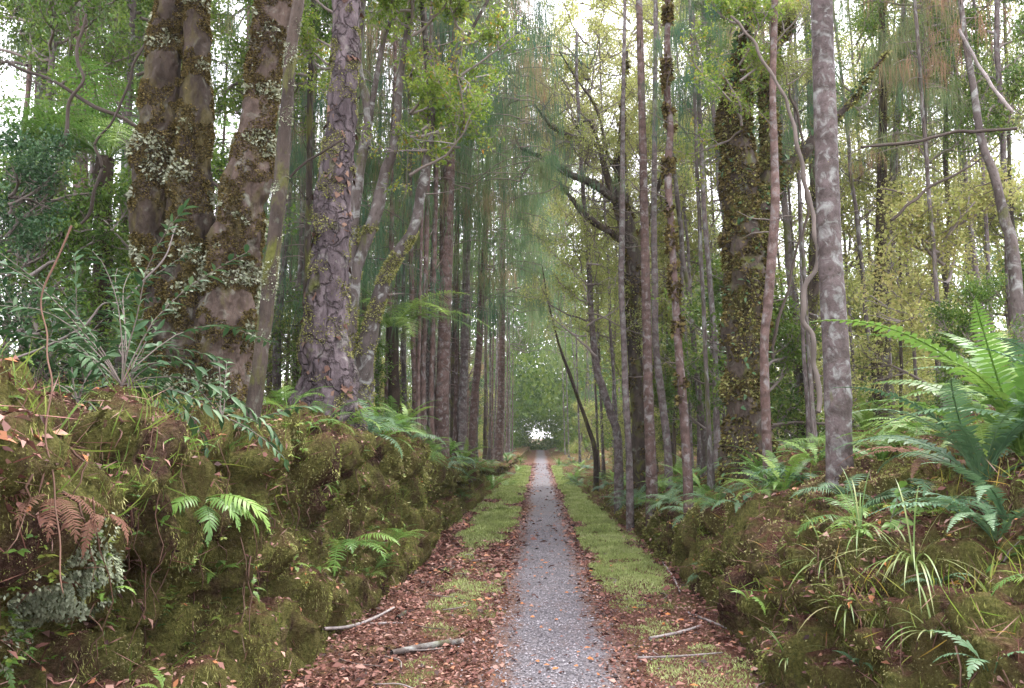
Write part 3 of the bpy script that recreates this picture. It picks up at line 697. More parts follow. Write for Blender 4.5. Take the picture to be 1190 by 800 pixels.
def stem(mb, pts, Y, extra=2.0, n=16, disp=.12, dfreq=5, seed=0, root=.35, flare=1.25, Y1=None, taper=True, sub=8, R=.5, k0=0):
    """pts: (px, py, width px) from the base up, all at depth Y (to Y1 at the top)"""
    P = []; Rr = []
    for i, (a, b, w) in enumerate(pts):
        yy = Y if Y1 is None else Y + (Y1 - Y) * i / (len(pts) - 1)
        P.append(at(a, b, yy)); Rr.append(w / 2 * yy / F)
    if root:
        root = max(root, P[0][2] - gz(P[0][0], P[0][1]) + .25) if k0 == 0 else root
        P.insert(0, P[0] - np.array((0, 0, root))); Rr.insert(0, Rr[0] * flare)
    if extra:
        d = nrm(P[-1] - P[-2]); P.append(P[-1] + d * extra * .5); P.append(P[-1] + d * extra * .5 + np.array((.05, .05, 0)))
        Rr += [Rr[-1] * .96, Rr[-1] * (.9 if taper else 1)]
    P, Rr = smooth_path(P, Rr, sub)
    # resample so the rings are about one radius * .5 apart near the camera
    g, dd = tube(mb, P, Rr, n, R, disp, dfreq, seed)
    return P, Rr, g, dd


def tufts(g, dd, n, r, L=(.015, .04), R=(.2, 1), clump=0.0, mask=None, down=.4):
    m, k, _ = g.shape; mb = MB(); i = r.integers(0, m - 1, n * 3); j = r.integers(0, k, n * 3); f = r.random((n * 3, 1)); h = r.random((n * 3, 1))
    a = g[i, j] * (1 - f) + g[i + 1, j] * f; b = g[i, (j + 1) % k] * (1 - f) + g[i + 1, (j + 1) % k] * f; P = a * (1 - h) + b * h; D = dd[i, j]
    q = fbm(P * 4.5, 3, 77); kk = q > clump
    if mask is not None: kk &= mask(P)
    P, D, q = P[kk][:n], D[kk][:n], q[kk][:n]; m2 = len(P); Ls = r.uniform(*L, m2)
    leaves(mb, P - D * .004, D * .8 + r.normal(0, .6, (m2, 3)) + np.array((0, 0, -down)), r.normal(0, 1, (m2, 3)), Ls, Ls * .6, np.clip(r.uniform(*R, m2), 0, 1))
    return mb


rr2 = np.random.default_rng(123)
def hero(name, label, cat, stems, Y, mat, group=None, smooth=True, **kw):
    base = at(stems[0][0][0], stems[0][0][1], Y); root = empty(name, tuple(base), 0, label, cat, group); out = []
    for k, st in enumerate(stems):
        mb = MB(); kk = dict(kw); 
        if k and 'root' not in kw: kk['root'] = .2
        o = stem(mb, st, Y, seed=k + int(Y * 10), k0=0 if (k == 0 or st[0][1] > 405) else 1, **kk); out.append(o)
        ob = mb.build('trunk', M[mat if isinstance(mat, str) else mat[k]], root, smooth, origin=base)
    if Y > 8.5:
        tw = MB(); P = out[0][0]
        for q in range(12):
            i = rr2.integers(len(P) // 4, len(P)); az = rr2.uniform(0, 6.283); L = rr2.uniform(.15, .8); d = nrm(np.array((math.cos(az), math.sin(az), rr2.uniform(-.2, .8)))); p = [P[i]]
            for _ in range(5): d = nrm(d + rr2.normal(0, .2, 3)); p.append(p[-1] + d * L / 5)
            tube(tw, np.array(p), np.linspace(.010, .002, 6), 4, .4, cap=False)
        tag(tw.build('twigs', M['twig'], root, origin=base), kind='stuff')
    ANCH.append((label, base[0], base[1]))
    return root, base, out


rr_ = np.random.default_rng(99)
def add_part(mb, name, mat, root, base): return tag(mb.build(name, M[mat], root, origin=base), kind='stuff')

# left triple trunk
root, b, st = hero('triple_trunk_tree', 'big mossy tree with three trunks on the left bank', 'tree', [
    [(232, 475, 95), (206, 400, 62), (188, 335, 46), (173, 255, 44), (186, 130, 46), (197, 15, 38)],
    [(240, 478, 90), (232, 400, 72), (224, 330, 60), (222, 250, 52), (228, 130, 36), (229, 15, 31)],
    [(252, 478, 85), (258, 400, 72), (265, 335, 62), (280, 250, 54), (302, 130, 43), (317, 15, 41)]],
    6.3, ['bark_moss', 'bark_moss', 'bark_pink'], n=110, disp=.26, dfreq=9, sub=60, root=.5, flare=1.35)
for k, (P, Rr, g, dd) in enumerate(st):
    add_part(tufts(g, dd, 90000, rr_, (.008, .028), (.0, .9), -.12, lambda P: P[:, 2] < 5.4), 'moss', 'moss_dark', root, b)
    add_part(tufts(g, dd, 14000, rr_, (.015, .05), (.25, 1), .18), 'lichen', 'lichen', root, b)
put_crown(root, 'leafy1', (-.3, -2.0, 4.9), 1.5, 1); put_crown(root, 'leafy0', (.2, -4.2, 5.2), 1.5, 3); put_crown(root, 'leafy0', (-.4, .3, 4.2), 1.5); put_crown(root, 'leafy2', (.8, 0, 4.6), 1.4, 2)  # crowns above the view; the forward pair is added to shade the left bank
# slanting thin trunk on the lip
root, b, st = hero('slanting_tree', 'slim dark trunk slanting up from the left bank edge', 'tree', [
    [(284, 548, 26), (289, 510, 21), (301, 430, 18), (313, 330, 17), (322, 250, 17), (327, 200, 18), (333, 130, 15), (338, 60, 14), (345, 15, 14)]], 5.2, 'bark_dark', n=18, disp=.12, dfreq=14, sub=12)
add_part(tufts(*st[0][2:], 3000, rr_, (.008, .025), (.3, 1), .1), 'lichen', 'lichen', root, b)
# flaky bark trunk
root, b, st = hero('flaky_bark_tree', 'large leaning trunk with flaking purple grey bark', 'tree', [
    [(378, 475, 80), (381, 440, 68), (377, 400, 56), (384, 300, 46), (389, 220, 41), (396, 150, 37), (401, 60, 33), (402, 15, 33)]], 8.2, 'bark_flake', n=110, disp=.2, dfreq=8, sub=60)
P_, Rr_, g, dd = st[0]
fl = MB(); r = rr_; m, k, _ = g.shape; i = r.integers(2, m - 2, 520); j = r.integers(0, k, 520); q = fbm(g[i, j] * 3, 2, 5) > -.1; i, j = i[q], j[q]
leaves(fl, g[i, j] - dd[i, j] * .015, np.array((0, 0, -1.)) + dd[i, j] * .35 + r.normal(0, .3, (len(i), 3)), dd[i, j], r.uniform(.05, .13, len(i)), r.uniform(.04, .1, len(i)), r.random(len(i)), fold=.1)
add_part(fl, 'bark_flakes', 'root', root, b)
add_part(tufts(g, dd, 18000, rr_, (.01, .03), (.2, .8), .12), 'moss', 'moss', root, b)
put_crown(root, 'leafy1', (.2, .4, 4.8), 1.5)
# mossy multi stem behind
root, b, st = hero('multi_stem_tree', 'curving many stemmed mossy tree right of the flaky trunk', 'tree', [
    [(420, 452, 30), (424, 410, 25), (438, 355, 17), (449, 320, 16), (466, 290, 14), (481, 266, 13), (490, 220, 12), (497, 185, 11), (501, 135, 10), (498, 84, 8), (492, 20, 7)],
    [(405, 452, 26), (405, 415, 19), (411, 330, 15), (422, 290, 14), (436, 250, 15), (448, 200, 13), (458, 168, 11), (466, 84, 9), (477, 20, 8)],
    [(398, 448, 24), (403, 380, 16), (409, 280, 14), (416, 210, 13), (427, 150, 12), (426, 120, 10), (416, 70, 9), (420, 15, 9)],
    [(427, 150, 9), (436, 100, 7), (445, 50, 6), (457, 15, 6)],
    [(501, 118, 6), (512, 95, 5), (528, 70, 4), (545, 40, 4)]], 9.6, 'bark_grey', n=14, disp=.16, dfreq=8, sub=8, extra=1.2, root=.25)
for o in st[:3]: add_part(tufts(o[2], o[3], 7000, rr_, (.015, .04), (.15, .8), .0, lambda P: P[:, 2] < 4.2), 'moss', 'moss', root, b)
put_crown(root, 'lime0', (.6, -.3, 1.8), .75, 1, 1.0); put_crown(root, 'lime1', (1.2, -.2, 2.4), .6, 2, 1.1); put_crown(root, 'lime0', (-.3, -.6, 2.7), .6, 3, 1.1)

POLES = [
    ('pale_pole_tree', 'straight pale lichened pole tree with reddish foot', [(513, 498, 17), (515, 430, 15), (517, 370, 15), (520, 265, 14), (524, 150, 12), (527, 15, 10)], 14.5, 'bark_red', 14),
    ('pole_tree', 'pale ringed pole tree with a dark knot, second from the reddish pole', [(537, 526, 11), (538, 470, 10), (541, 380, 9), (543, 265, 9), (546, 130, 8), (549, 15, 7)], 18, 'bark_pale', 12),
    ('pole_tree', 'slender leaning pole tree just right of the knotted pole', [(548, 530, 9), (551, 470, 9), (557, 400, 8), (562, 300, 7), (567, 200, 6), (570, 15, 5)], 19.5, 'bark_red', 10),
    ('pole_tree', 'straight pinkish pole tree with a fern frond at its foot', [(580, 512, 9), (582, 470, 9), (583, 400, 8), (584, 300, 7), (586, 200, 6), (588, 15, 5)], 30, 'bark_red', 10),
    ('pole_tree', 'thin reddish sapling trunk rising behind the bright ferns', [(482, 462, 6), (480, 400, 6), (478, 320, 6), (477, 200, 5), (476, 15, 5)], 14, 'bark_red', 10),
    ('pole_tree', 'thin speckled sapling trunk left of the pale lichened pole', [(495, 470, 6), (497, 400, 6), (502, 320, 5), (506, 200, 5), (512, 15, 5)], 16, 'bark_pale', 10),
    ('pole_tree', 'thin dark sapling trunk hard against the pale lichened pole', [(526, 480, 6), (527, 400, 6), (530, 300, 5), (533, 200, 5), (536, 15, 4)], 19, 'bark_dark', 10),
    ('pole_tree', 'slim dark trunk between the knotted pole and the sapling', [(532, 480, 7), (531, 400, 6), (531, 300, 6), (532, 200, 5), (533, 15, 4)], 20, 'bark_dark', 8),
    ('pole_tree', 'straight pinkish grey pole tree right of the path, nearest of the tall poles', [(757, 550, 13), (754, 480, 12), (752, 400, 11), (749, 265, 10), (746, 130, 9), (743, 15, 8)], 12.5, 'bark_red', 14),
    ('shaggy_pole_tree', 'crooked slim tree with shaggy dark clumps on its trunk', [(799, 548, 11), (793, 460, 10), (786, 370, 9), (780, 265, 8), (776, 200, 9), (779, 150, 8), (775, 100, 8), (776, 15, 7)], 9.6, 'bark_red', 14),
    ('pole_tree', 'speckled grey pole tree between the two nearest right poles', [(776, 522, 9), (768, 455, 9), (762, 400, 8), (761, 330, 8), (760, 265, 7), (761, 130, 6), (762, 15, 5)], 14, 'bark_pale', 10),
    ('pole_tree', 'pale thin crooked tree in front of the dark mossy trunk', [(731, 532, 8), (727, 460, 8), (725, 400, 7), (722, 330, 7), (723, 265, 7), (724, 130, 5), (726, 15, 4)], 14, 'bark_pale', 10),
    ('leaning_tree', 'pale lichened tree leaning left beside the path ferns', [(718, 512, 10), (710, 482, 9), (700, 450, 9), (693, 427, 9), (687, 363, 7), (684, 300, 6), (676, 200, 5), (672, 120, 4)], 16, 'bark_pale', 10),
    ('leaning_tree', 'dark slim tree leaning left over the right verge', [(692, 528, 6), (683, 495, 5), (673, 467, 4), (662, 435, 4), (652, 408, 3), (644, 380, 2), (637, 350, 2), (630, 310, 1)], 21, 'bark_dark', 8),
    ('red_sapling', 'slim dark red trunk leaning beside the vine clad giant', [(888, 416, 10), (893, 350, 11), (899, 270, 11), (901, 230, 10), (899, 160, 9), (898, 100, 8), (900, 15, 8)], 9, 'bark_red', 14),
    ('twin_trunk', 'mossy left trunk of the twin trees right of the lichened pole', [(1019, 412, 13), (1021, 350, 12), (1023, 299, 12), (1025, 203, 11), (1026, 101, 9), (1025, 15, 8)], 13, 'bark_moss', 12),
    ('twin_trunk', 'slimmer right trunk of the twin trees right of the lichened pole', [(1030, 412, 11), (1031, 350, 10), (1034, 299, 10), (1038, 203, 9), (1046, 101, 8), (1050, 15, 6)], 13.2, 'bark_grey', 12),
    ('leaning_tree', 'pale bent trunk leaning at the right edge of the view', [(1178, 300, 13), (1168, 257, 12), (1155, 203, 10), (1141, 165, 9), (1131, 101, 8), (1122, 50, 7), (1118, 15, 6)], 10, 'bark_grey', 10),
    ('mossy_tree', 'dark mossy trunk half hidden behind the lichened pole', [(938, 420, 16), (942, 370, 14), (946, 312, 13), (947, 240, 11), (944, 160, 9), (940, 60, 7)], 14, 'bark_dark', 10),
    ('pole_tree', 'reddish pole tree rising through the shrubs at far left', [(95, 290, 17), (94, 200, 16), (93, 110, 15), (94, 15, 14)], 11, 'bark_red', 12),
    ('pole_tree', 'dim brown pole tree left of the reddish one at far left', [(52, 290, 14), (50, 200, 13), (49, 110, 12), (50, 15, 11)], 12, 'bark_grey', 12),
    ('pole_tree', 'thin dim trunk seen between the triple tree and flaky trunk', [(345, 400, 8), (350, 300, 7), (352, 200, 6), (356, 15, 5)], 14, 'bark_grey', 10),
]
for nm, lb, pts, Y, mt, n in POLES:
    root, b, st = hero(nm, lb, 'tree', [pts], Y, mt, n=n, disp=.09, dfreq=9, sub=7, extra=0 if 'dark slim tree leaning' in lb else 1.6, root=.5)
    if nm == 'shaggy_pole_tree':
        P, Rr, g, dd = st[0]; mb = tufts(g, dd, 2600, rr_, (.03, .09), (0, .8), .12, lambda P: P[:, 2] > 1.9); add_part(mb, 'epiphytes', 'moss_dark', root, b)
    if nm == 'mossy_tree' or nm == 'twin_trunk': add_part(tufts(*st[0][2:], 5000, rr_, (.02, .06), (.1, .8), 0), 'moss', 'moss', root, b)

# lichened pole in the right foreground
root, b, st = hero('lichened_pole_tree', 'smooth lichen blotched trunk standing on the near right bank', 'tree', [
    [(977, 562, 33), (975, 520, 29), (973, 440, 30), (968, 350, 28), (963, 265, 27), (959, 130, 26), (955, 15, 25)]], 6.9, 'bark_pale', n=32, disp=.05, dfreq=8, sub=22)
add_part(tufts(*st[0][2:], 700, rr_, (.006, .014), (.1, .7), .2), 'moss', 'moss', root, b)
# the vine clad giant
root, b, st = hero('vine_clad_tree', 'huge forked trunk wrapped in moss and climbing plants', 'tree', [
    [(868, 480, 52), (867, 430, 44), (866, 350, 46), (864, 300, 48), (864, 250, 46), (858, 190, 40), (853, 135, 34), (857, 90, 22), (862, 60, 14)],
    [(868, 300, 36), (882, 250, 34), (893, 215, 26), (896, 185, 22), (893, 130, 18), (893, 90, 15), (905, 50, 13), (918, 15, 13)],
    [(884, 232, 26), (900, 212, 22), (920, 192, 18), (945, 164, 14), (968, 140, 9), (990, 118, 6), (1002, 100, 3)]],
    10, 'bark_dark', n=26, disp=.28, dfreq=6, sub=12, extra=.6, root=.2)
for k, (P, Rr, g, dd) in enumerate(st):
    add_part(tufts(g, dd, 26000 if k == 0 else 10000 if k == 1 else 1200, rr_, (.02, .07) if k < 2 else (.015, .04), (.0, .8), -.2, down=.7), 'moss', 'moss_dark', root, b)
    add_part(tufts(g, dd, 9000 if k < 2 else 900, rr_, (.02, .06), (.1, .75), .02, down=.7), 'moss', 'moss', root, b)
    mb = MB(); m, kk, _ = g.shape; n = 900 if k == 0 else 300; i = r.integers(0, m, n); j = r.integers(0, kk, n); q = fbm(g[i, j] * 2.6, 2, 15) > .0; i, j = i[q], j[q]
    bigleaves(mb, g[i, j] + dd[i, j] * .02, dd[i, j] + r.normal(0, .6, (len(i), 3)), dd[i, j] + np.array((0, 0, 1.)), r.uniform(.04, .11, len(i)), r.uniform(.03, .05, len(i)), r.uniform(.2, 1, len(i))); add_part(mb, 'climbing_plant', 'leaf_dark', root, b)
put_crown(root, 'lime1', (-.1, -.6, 2.9), .6, 1); put_crown(root, 'yel0', (.5, -.5, 3.6), .35, 2)
# branched mossy tree mid right
root, b, st = hero('branching_mossy_tree', 'dark mossy tree with long crooked limbs reaching over the path', 'tree', [
    [(744, 500, 20), (738, 420, 17), (736, 340, 19), (735, 290, 20), (726, 250, 16), (720, 232, 14), (722, 150, 7), (728, 60, 5)],
    [(722, 238, 11), (706, 226, 10), (690, 214, 9), (668, 205, 8), (650, 196, 7), (630, 184, 5), (605, 172, 4)],
    [(716, 235, 9), (704, 200, 7), (697, 175, 6), (688, 165, 5), (665, 158, 4), (645, 150, 4), (632, 136, 3), (622, 122, 2)],
    [(699, 178, 4), (692, 155, 4), (683, 140, 3), (668, 150, 3)],
    [(722, 225, 8), (716, 200, 5), (706, 180, 4), (700, 150, 3), (690, 120, 3), (672, 95, 2), (650, 60, 2)],
    [(735, 290, 11), (712, 272, 8), (690, 258, 8), (675, 245, 7), (660, 225, 4), (650, 212, 3)],
    [(735, 300, 11), (752, 255, 8), (766, 215, 5), (772, 190, 3)]],
    15.5, 'bark_dark', n=10, disp=.25, dfreq=6, sub=7, extra=0, root=.04)
for k, o in enumerate(st): add_part(tufts(o[2], o[3], [5000, 900, 700, 200, 500, 900, 500][k], rr_, (.03, .08) if k == 0 else (.02, .05), (.0, .7), .1), 'moss', 'moss_dark', root, b)
def twiggy(P, n, L, rad, r):
    mb = MB()
    def go(p, d, L, rad, lev):
        pts = [p]
        for _ in range(5): d = nrm(d + r.normal(0, .28, 3)); pts.append(pts[-1] + d * L / 5)
        tube(mb, np.array(pts), np.linspace(rad, rad * .3, 6), 4, r.random() * .6, cap=False)
        if lev:
            for _ in range(3): go(pts[r.integers(1, 6)], nrm(d + r.normal(0, .7, 3)), L * .6, rad * .5, lev - 1)
    for _ in range(n): go(P[r.integers(len(P) // 3, len(P))], nrm(r.normal(0, 1, 3) + np.array((-.3, 0, .3))), L * r.uniform(.5, 1.2), rad, 2)
    return mb
for k, o in enumerate(st): add_part(twiggy(o[0], 9, 1.0, .014, rr2), 'twigs', 'twig', root, b)
put_crown(root, 'yel1', (-1.0, 0, 1.0), .6, .5, 1.3); put_crown(root, 'yel2', (.2, .5, 4.0), .6, 2)

# lianas and thin stems
def liana(label, pts, Y, mat='vine', Y1=None, name='vine', rad=1.0, wig=.03):
    P = []; Rr = []
    for i, (a, b_, w) in enumerate(pts):
        yy = Y if Y1 is None else Y + (Y1 - Y) * i / (len(pts) - 1); P.append(at(a, b_, yy)); Rr.append(w / 2 * yy / F)
    P, Rr = smooth_path(P, Rr, 8); P = P + np.stack([vnoise(P * 5 + 9 * k, k) for k in range(3)], 1) * wig
    mb = MB(); tube(mb, P, Rr, 7, .5, .2, 20); o = mb.build(name, M[mat], smooth=True, origin=P[0]); o.location = P[0]
    return tag(o, label, 'vine' if 'branch' not in name else 'branch')
liana('black vine crossing behind the triple trunks at far left', [(8, 70, 4), (60, 95, 4), (110, 122, 5), (165, 152, 4), (215, 190, 4), (262, 222, 4), (300, 225, 3), (400, 160, 3)], 7.2)
liana('twisting pale brown vine hanging left of the lichened pole', [(950, 480, 6), (949, 427, 6), (945, 393, 6), (933, 370, 6), (935, 332, 6), (949, 299, 6), (945, 255, 5), (935, 209, 5), (925, 162, 5), (915, 120, 4), (880, 60, 4), (850, 15, 3)], 8.6, 'twig')
liana('thin curving vine stem between the giant and lichened pole', [(896, 416, 4), (905, 370, 4), (915, 340, 3), (925, 290, 3), (938, 250, 3), (930, 150, 3), (915, 90, 3), (925, 15, 3)], 10.5)
liana('wiry bare stem arching over the leaves at far left', [(20, 415, 3), (60, 400, 3), (90, 380, 3), (120, 350, 2), (150, 345, 2), (190, 300, 2), (210, 265, 1)], 4.4, 'twig')
liana('pale wiry stem drooping over the near left bank', [(85, 265, 3), (45, 350, 2), (52, 400, 2), (62, 440, 2), (58, 480, 2), (60, 530, 2), (66, 590, 2), (75, 640, 2), (80, 685, 1)], 2.9, 'root', 2.35, wig=.015)
liana('dark bare stem twisting up through the far left thicket', [(40, 235, 5), (58, 200, 5), (75, 160, 5), (80, 120, 4), (98, 90, 4), (90, 60, 4), (100, 15, 3)], 6.5)
liana('dark looping stem right of the twisted one at far left', [(95, 260, 4), (110, 225, 4), (115, 190, 4), (112, 165, 3), (130, 140, 3), (150, 90, 3), (170, 40, 3)], 6.8)
liana('straight fine branch crossing the upper right gap', [(1000, 172, 3), (1050, 165, 4), (1100, 155, 4), (1180, 148, 4)], 9, name='bare_branch')
liana('dark twig branch sloping up right of the twin trunks', [(1035, 255, 3), (1070, 225, 4), (1110, 203, 3), (1140, 185, 2)], 10, name='bare_branch')
liana('pale dead branch sloping through the upper right corner', [(1115, 35, 3), (1130, 65, 4), (1150, 95, 4), (1178, 130, 4)], 8.5, 'deadwood', name='bare_branch')
liana('dead pale branch reaching down across the far path', [(692, 414, 3), (680, 402, 3), (666, 390, 2), (640, 368, 1)], 15.5, 'twig', name='bare_branch')

# ------------------------------------------------------------ the forest behind
rf = random.Random(41)
TR = []
def trunk_tpl(seed, h=11, lean=.0, r0=.062, mat='bark_red', bend=.16):
    r = np.random.default_rng(seed); z = np.linspace(-.5, h, 22); t_ = np.clip(z / h, 0, 1)
    x = lean * h * t_ ** 1.1 + bend * np.cumsum(r.normal(0, .35, 22)) * .3; y = bend * np.cumsum(r.normal(0, .35, 22)) * .3
    x -= x[1]; y -= y[1]; mb = MB(); tube(mb, np.c_[x, y, z], r0 * (1.15 - .65 * t_) * (1 + .9 * np.exp(-np.clip(z, 0, 9) * 4)), 8, .5, .1, 9, seed); 
    for q in range(26):
        i = r.integers(4, 21); az = r.uniform(0, 6.283); L = r.uniform(.15, 1.1); d = nrm(np.array((math.cos(az), math.sin(az), r.uniform(-.2, .8)))); p = [np.array((x[i], y[i], z[i] + r.uniform(-.2, .2)))]
        for _ in range(5): d = nrm(d + r.normal(0, .2, 3)); p.append(p[-1] + d * L / 5)
        tube(mb, np.array(p), np.linspace(.012, .003, 6), 4, .5, cap=False)
    return mb.mesh('trunk', M[mat], True), (x, y, z)
TL = [trunk_tpl(1, mat='bark_grey'), trunk_tpl(2, mat='bark_pale', lean=.03), trunk_tpl(3, mat='bark_grey', lean=-.02), trunk_tpl(4, mat='bark_dark', r0=.075), trunk_tpl(5, mat='bark_red', r0=.06)]
TRR = [trunk_tpl(11, mat='bark_grey', lean=-.10, bend=.3), trunk_tpl(12, mat='bark_pale', lean=-.05, bend=.25), trunk_tpl(13, mat='bark_dark', lean=.06, bend=.4), trunk_tpl(14, mat='bark_pale', lean=.02, bend=.2), trunk_tpl(15, mat='bark_grey', lean=-.05, bend=.15)]
NTREE = []
def forest_tree(x, y, side, kind, crown, s=None, czone=None, scl=None, off=0.0):
    me, (tx, ty, tz) = (TL if side < 0 else TRR)[kind]; z = gz(x, y); root = empty('forest_tree', (x, y, z), 0)
    s = s or rf.uniform(.6, 1.3); o = link('trunk', me, root); o.scale = (s, s, rf.uniform(.95, 1.25))
    if side < 0: o.rotation_euler = (0, 0, rf.uniform(0, 6.28))
    k = crown; c0 = czone if czone is not None else rf.uniform(2.6, 5.5)
    if k: put_crown(root, k, (off, 0, c0), scl or rf.uniform(.75, 1.15), rf.uniform(0, 6.28), rf.uniform(.9, 1.2))
    NTREE.append((root, x, y, side, kind, crown)); return root

def clear(x, y, dmin=.5):
    for q in NTREE:
        if (q[1] - x) ** 2 + (q[2] - y) ** 2 < dmin ** 2: return False
    return True
# left: dense straight poles with weeping crowns
n = 0
while n < 78:
    y = 12 + 50 * rf.random() ** 1.25; x = -rf.uniform(2.1 if y > 18 else 2.5, 3.2 + y * .38)
    if not clear(x, y, .55): continue
    px = 627 + x / y * F
    if px > 592 and y < 25: continue
    cr = rf.choice(['weep0', 'weep1', None, 'weep3', None, 'leafy2']); forest_tree(x, y, -1, rf.randrange(5), cr, czone=rf.uniform(2.2, 5.0)); n += 1
# right: thinner, leaning, open; paler crowns
n = 0
while n < 58:
    y = 13 + 52 * rf.random() ** 1.2; x = rf.uniform(1.9 if y > 18 else 2.4, 3 + y * .5)
    if not clear(x, y, .6): continue
    cr = rf.choice(['yel0', 'yel1', None, None, 'weep1', None, None]); forest_tree(x, y, 1, rf.randrange(5), cr, s=rf.uniform(.6, 1.1), czone=rf.uniform(2.5, 6.0)); n += 1

# big weeping masses seen in the photo: (px of trunk, crown base px y, depth, key, scale)
for px, pyb, Y, key, s, side, kd in [
    (605, 310, 14, 'weepbig0', .62, -1, 4), (590, 330, 16, 'weepbig1', .62, -1, 4), (520, 300, 15.5, 'weepbig0', .6, -1, 4), (630, 250, 20, 'weepbig0', .6, -1, 4), (350, 380, 12, 'weepbig0', .6, -1, 4), (450, 380, 13, 'weepbig1', .55, -1, 4), (548, 250, 12.5, 'weepbig1', .55, -1, 4), (575, 400, 18, 'weepbig1', .6, -1, 4), (822, 170, 10.6, 'weepbig0', .42, 1, 4), (1090, 200, 10.5, 'weepbig1', .45, 1, 4), (940, 190, 11, 'weepbig0', .4, 1, 4),
    (610, 440, 42, 'weepbig0', 1.3, -1, 0), (640, 430, 50, 'weepbig1', 1.4, -1, 0), (590, 380, 24, 'weepbig1', 1.0, -1, 2), (560, 400, 20, 'weep2', 1.0, -1, 2), (520, 380, 17, 'weep1', .9, -1, 2), (510, 200, 15, 'weepbig1', .8, -1, 2),
    (545, 330, 14.5, 'weepbig0', .85, -1, 0), (600, 300, 19, 'weepbig1', .95, -1, 1), (575, 210, 13, 'weepbig1', .8, -1, 4), (470, 300, 15, 'weepbig1', .8, -1, 2),
    (420, 330, 15, 'weepbig0', .9, -1, 3), (350, 300, 13, 'weepbig1', .8, -1, 3), (655, 395, 34, 'weepbig1', 1.2, -1, 1), (605, 400, 30, 'weepbig0', 1.1, -1, 0), 
    (830, 210, 13, 'weepbig0', .65, 1, 1), (935, 150, 12, 'weepbig1', .7, 1, 3), (1085, 200, 12.5, 'weepbig0', .7, 1, 3), (1150, 150, 12, 'weepbig1', .7, 1, 3), (60, 150, 12, 'weepbig0', .7, -1, 0),
    (270, 200, 14, 'weepbig0', .8, -1, 3)]:
    x = (px - 627) / F * Y; zb = CAMZ + (508 - pyb) / F * Y
    xt = x if abs(x) > 1.9 else math.copysign(1.9, side); forest_tree(xt, Y, side, kd, key, s=.45 if Y < 13 else .7, czone=zb - gz(x, Y), scl=s, off=x - xt)
# leafy crowns for the upper left and upper right
for px, pyb, Y, key, s, side, kd in [(130, 200, 9.5, 'leafy0', .8, -1, 2), (270, 210, 10.5, 'leafy1', .8, -1, 2), (350, 180, 11, 'leafy2', .75, -1, 3), (20, 230, 9, 'leafy2', .8, -1, 2),
        (1090, 240, 12, 'leafy0', .7, 1, 2), (1010, 190, 15, 'leafy1', .8, 1, 0), (860, 180, 12, 'leafy2', .5, 1, 0), (1175, 230, 11, 'leafy1', .7, 1, 3), (690, 250, 20, 'yel0', .9, 1, 1), (800, 300, 20, 'yel1', 1.0, 1, 1), (920, 330, 22, 'yel2', 1.0, 1, 0), (660, 330, 26, 'yel2', 1.0, 1, 4), (700, 400, 24, 'yel0', 1.0, 1, 4), (730, 380, 28, 'yel1', 1.2, 1, 4), (760, 420, 24, 'yel2', 1.1, 1, 4), (830, 400, 22, 'yel0', 1.1, 1, 4), (990, 380, 20, 'yel1', 1.1, 1, 4), (1060, 380, 19, 'yel2', 1.1, 1, 4), (1130, 350, 17, 'yel0', 1.0, 1, 4), (680, 200, 24, 'yel1', 1.1, 1, 4), (740, 200, 26, 'yel2', 1.2, 1, 4), (645, 440, 60, 'leafy0', 1.8, 1, 4), (610, 450, 56, 'leafy1', 1.5, -1, 4),
        (640, 250, 38, 'yel0', 1.5, 1, 4), (615, 220, 32, 'leafy0', 1.2, -1, 4), (650, 320, 52, 'leafy2', 1.8, 1, 4), (620, 340, 46, 'leafy0', 1.5, -1, 4),
        (8, 90, 12, 'leafy1', 1.0, -1, 4), (45, 70, 13, 'leafy0', 1.0, -1, 4), (-10, 160, 11, 'leafy2', .9, -1, 4), (20, 120, 16, 'leafy0', 1.2, -1, 4), (90, 60, 18, 'leafy1', 1.2, -1, 4), (150, 150, 16, 'leafy2', 1.0, -1, 4), (240, 90, 17, 'leafy1', 1.0, -1, 4), (330, 90, 18, 'leafy0', 1.1, -1, 4), (40, 230, 20, 'leafy1', 1.2, -1, 4), (120, 260, 22, 'leafy0', 1.3, -1, 4), (420, 100, 18, 'leafy2', 1.1, -1, 4), (480, 160, 20, 'leafy1', 1.1, -1, 4), (500, 80, 16, 'yel1', .8, -1, 4), (540, 100, 22, 'leafy0', 1.0, -1, 4),
        (1180, 100, 16, 'leafy0', 1.0, 1, 4), (1100, 90, 20, 'leafy1', 1.1, 1, 4), (1060, 130, 24, 'yel0', 1.1, 1, 4), (980, 80, 18, 'leafy2', .9, 1, 4), (930, 70, 20, 'leafy0', 1.0, 1, 4), (840, 120, 22, 'yel1', 1.1, 1, 4), (780, 140, 24, 'yel2', 1.1, 1, 4), (1150, 260, 22, 'yel1', 1.2, 1, 4), (880, 250, 26, 'yel2', 1.3, 1, 4), (1010, 280, 26, 'yel0', 1.3, 1, 4)]:
    x = (px - 627) / F * Y; zb = CAMZ + (508 - pyb) / F * Y; xt = x if abs(x) > 1.9 else math.copysign(1.9, side); forest_tree(xt, Y, side, kd, key, s=.65, czone=zb - gz(x, Y), scl=s, off=x - xt)

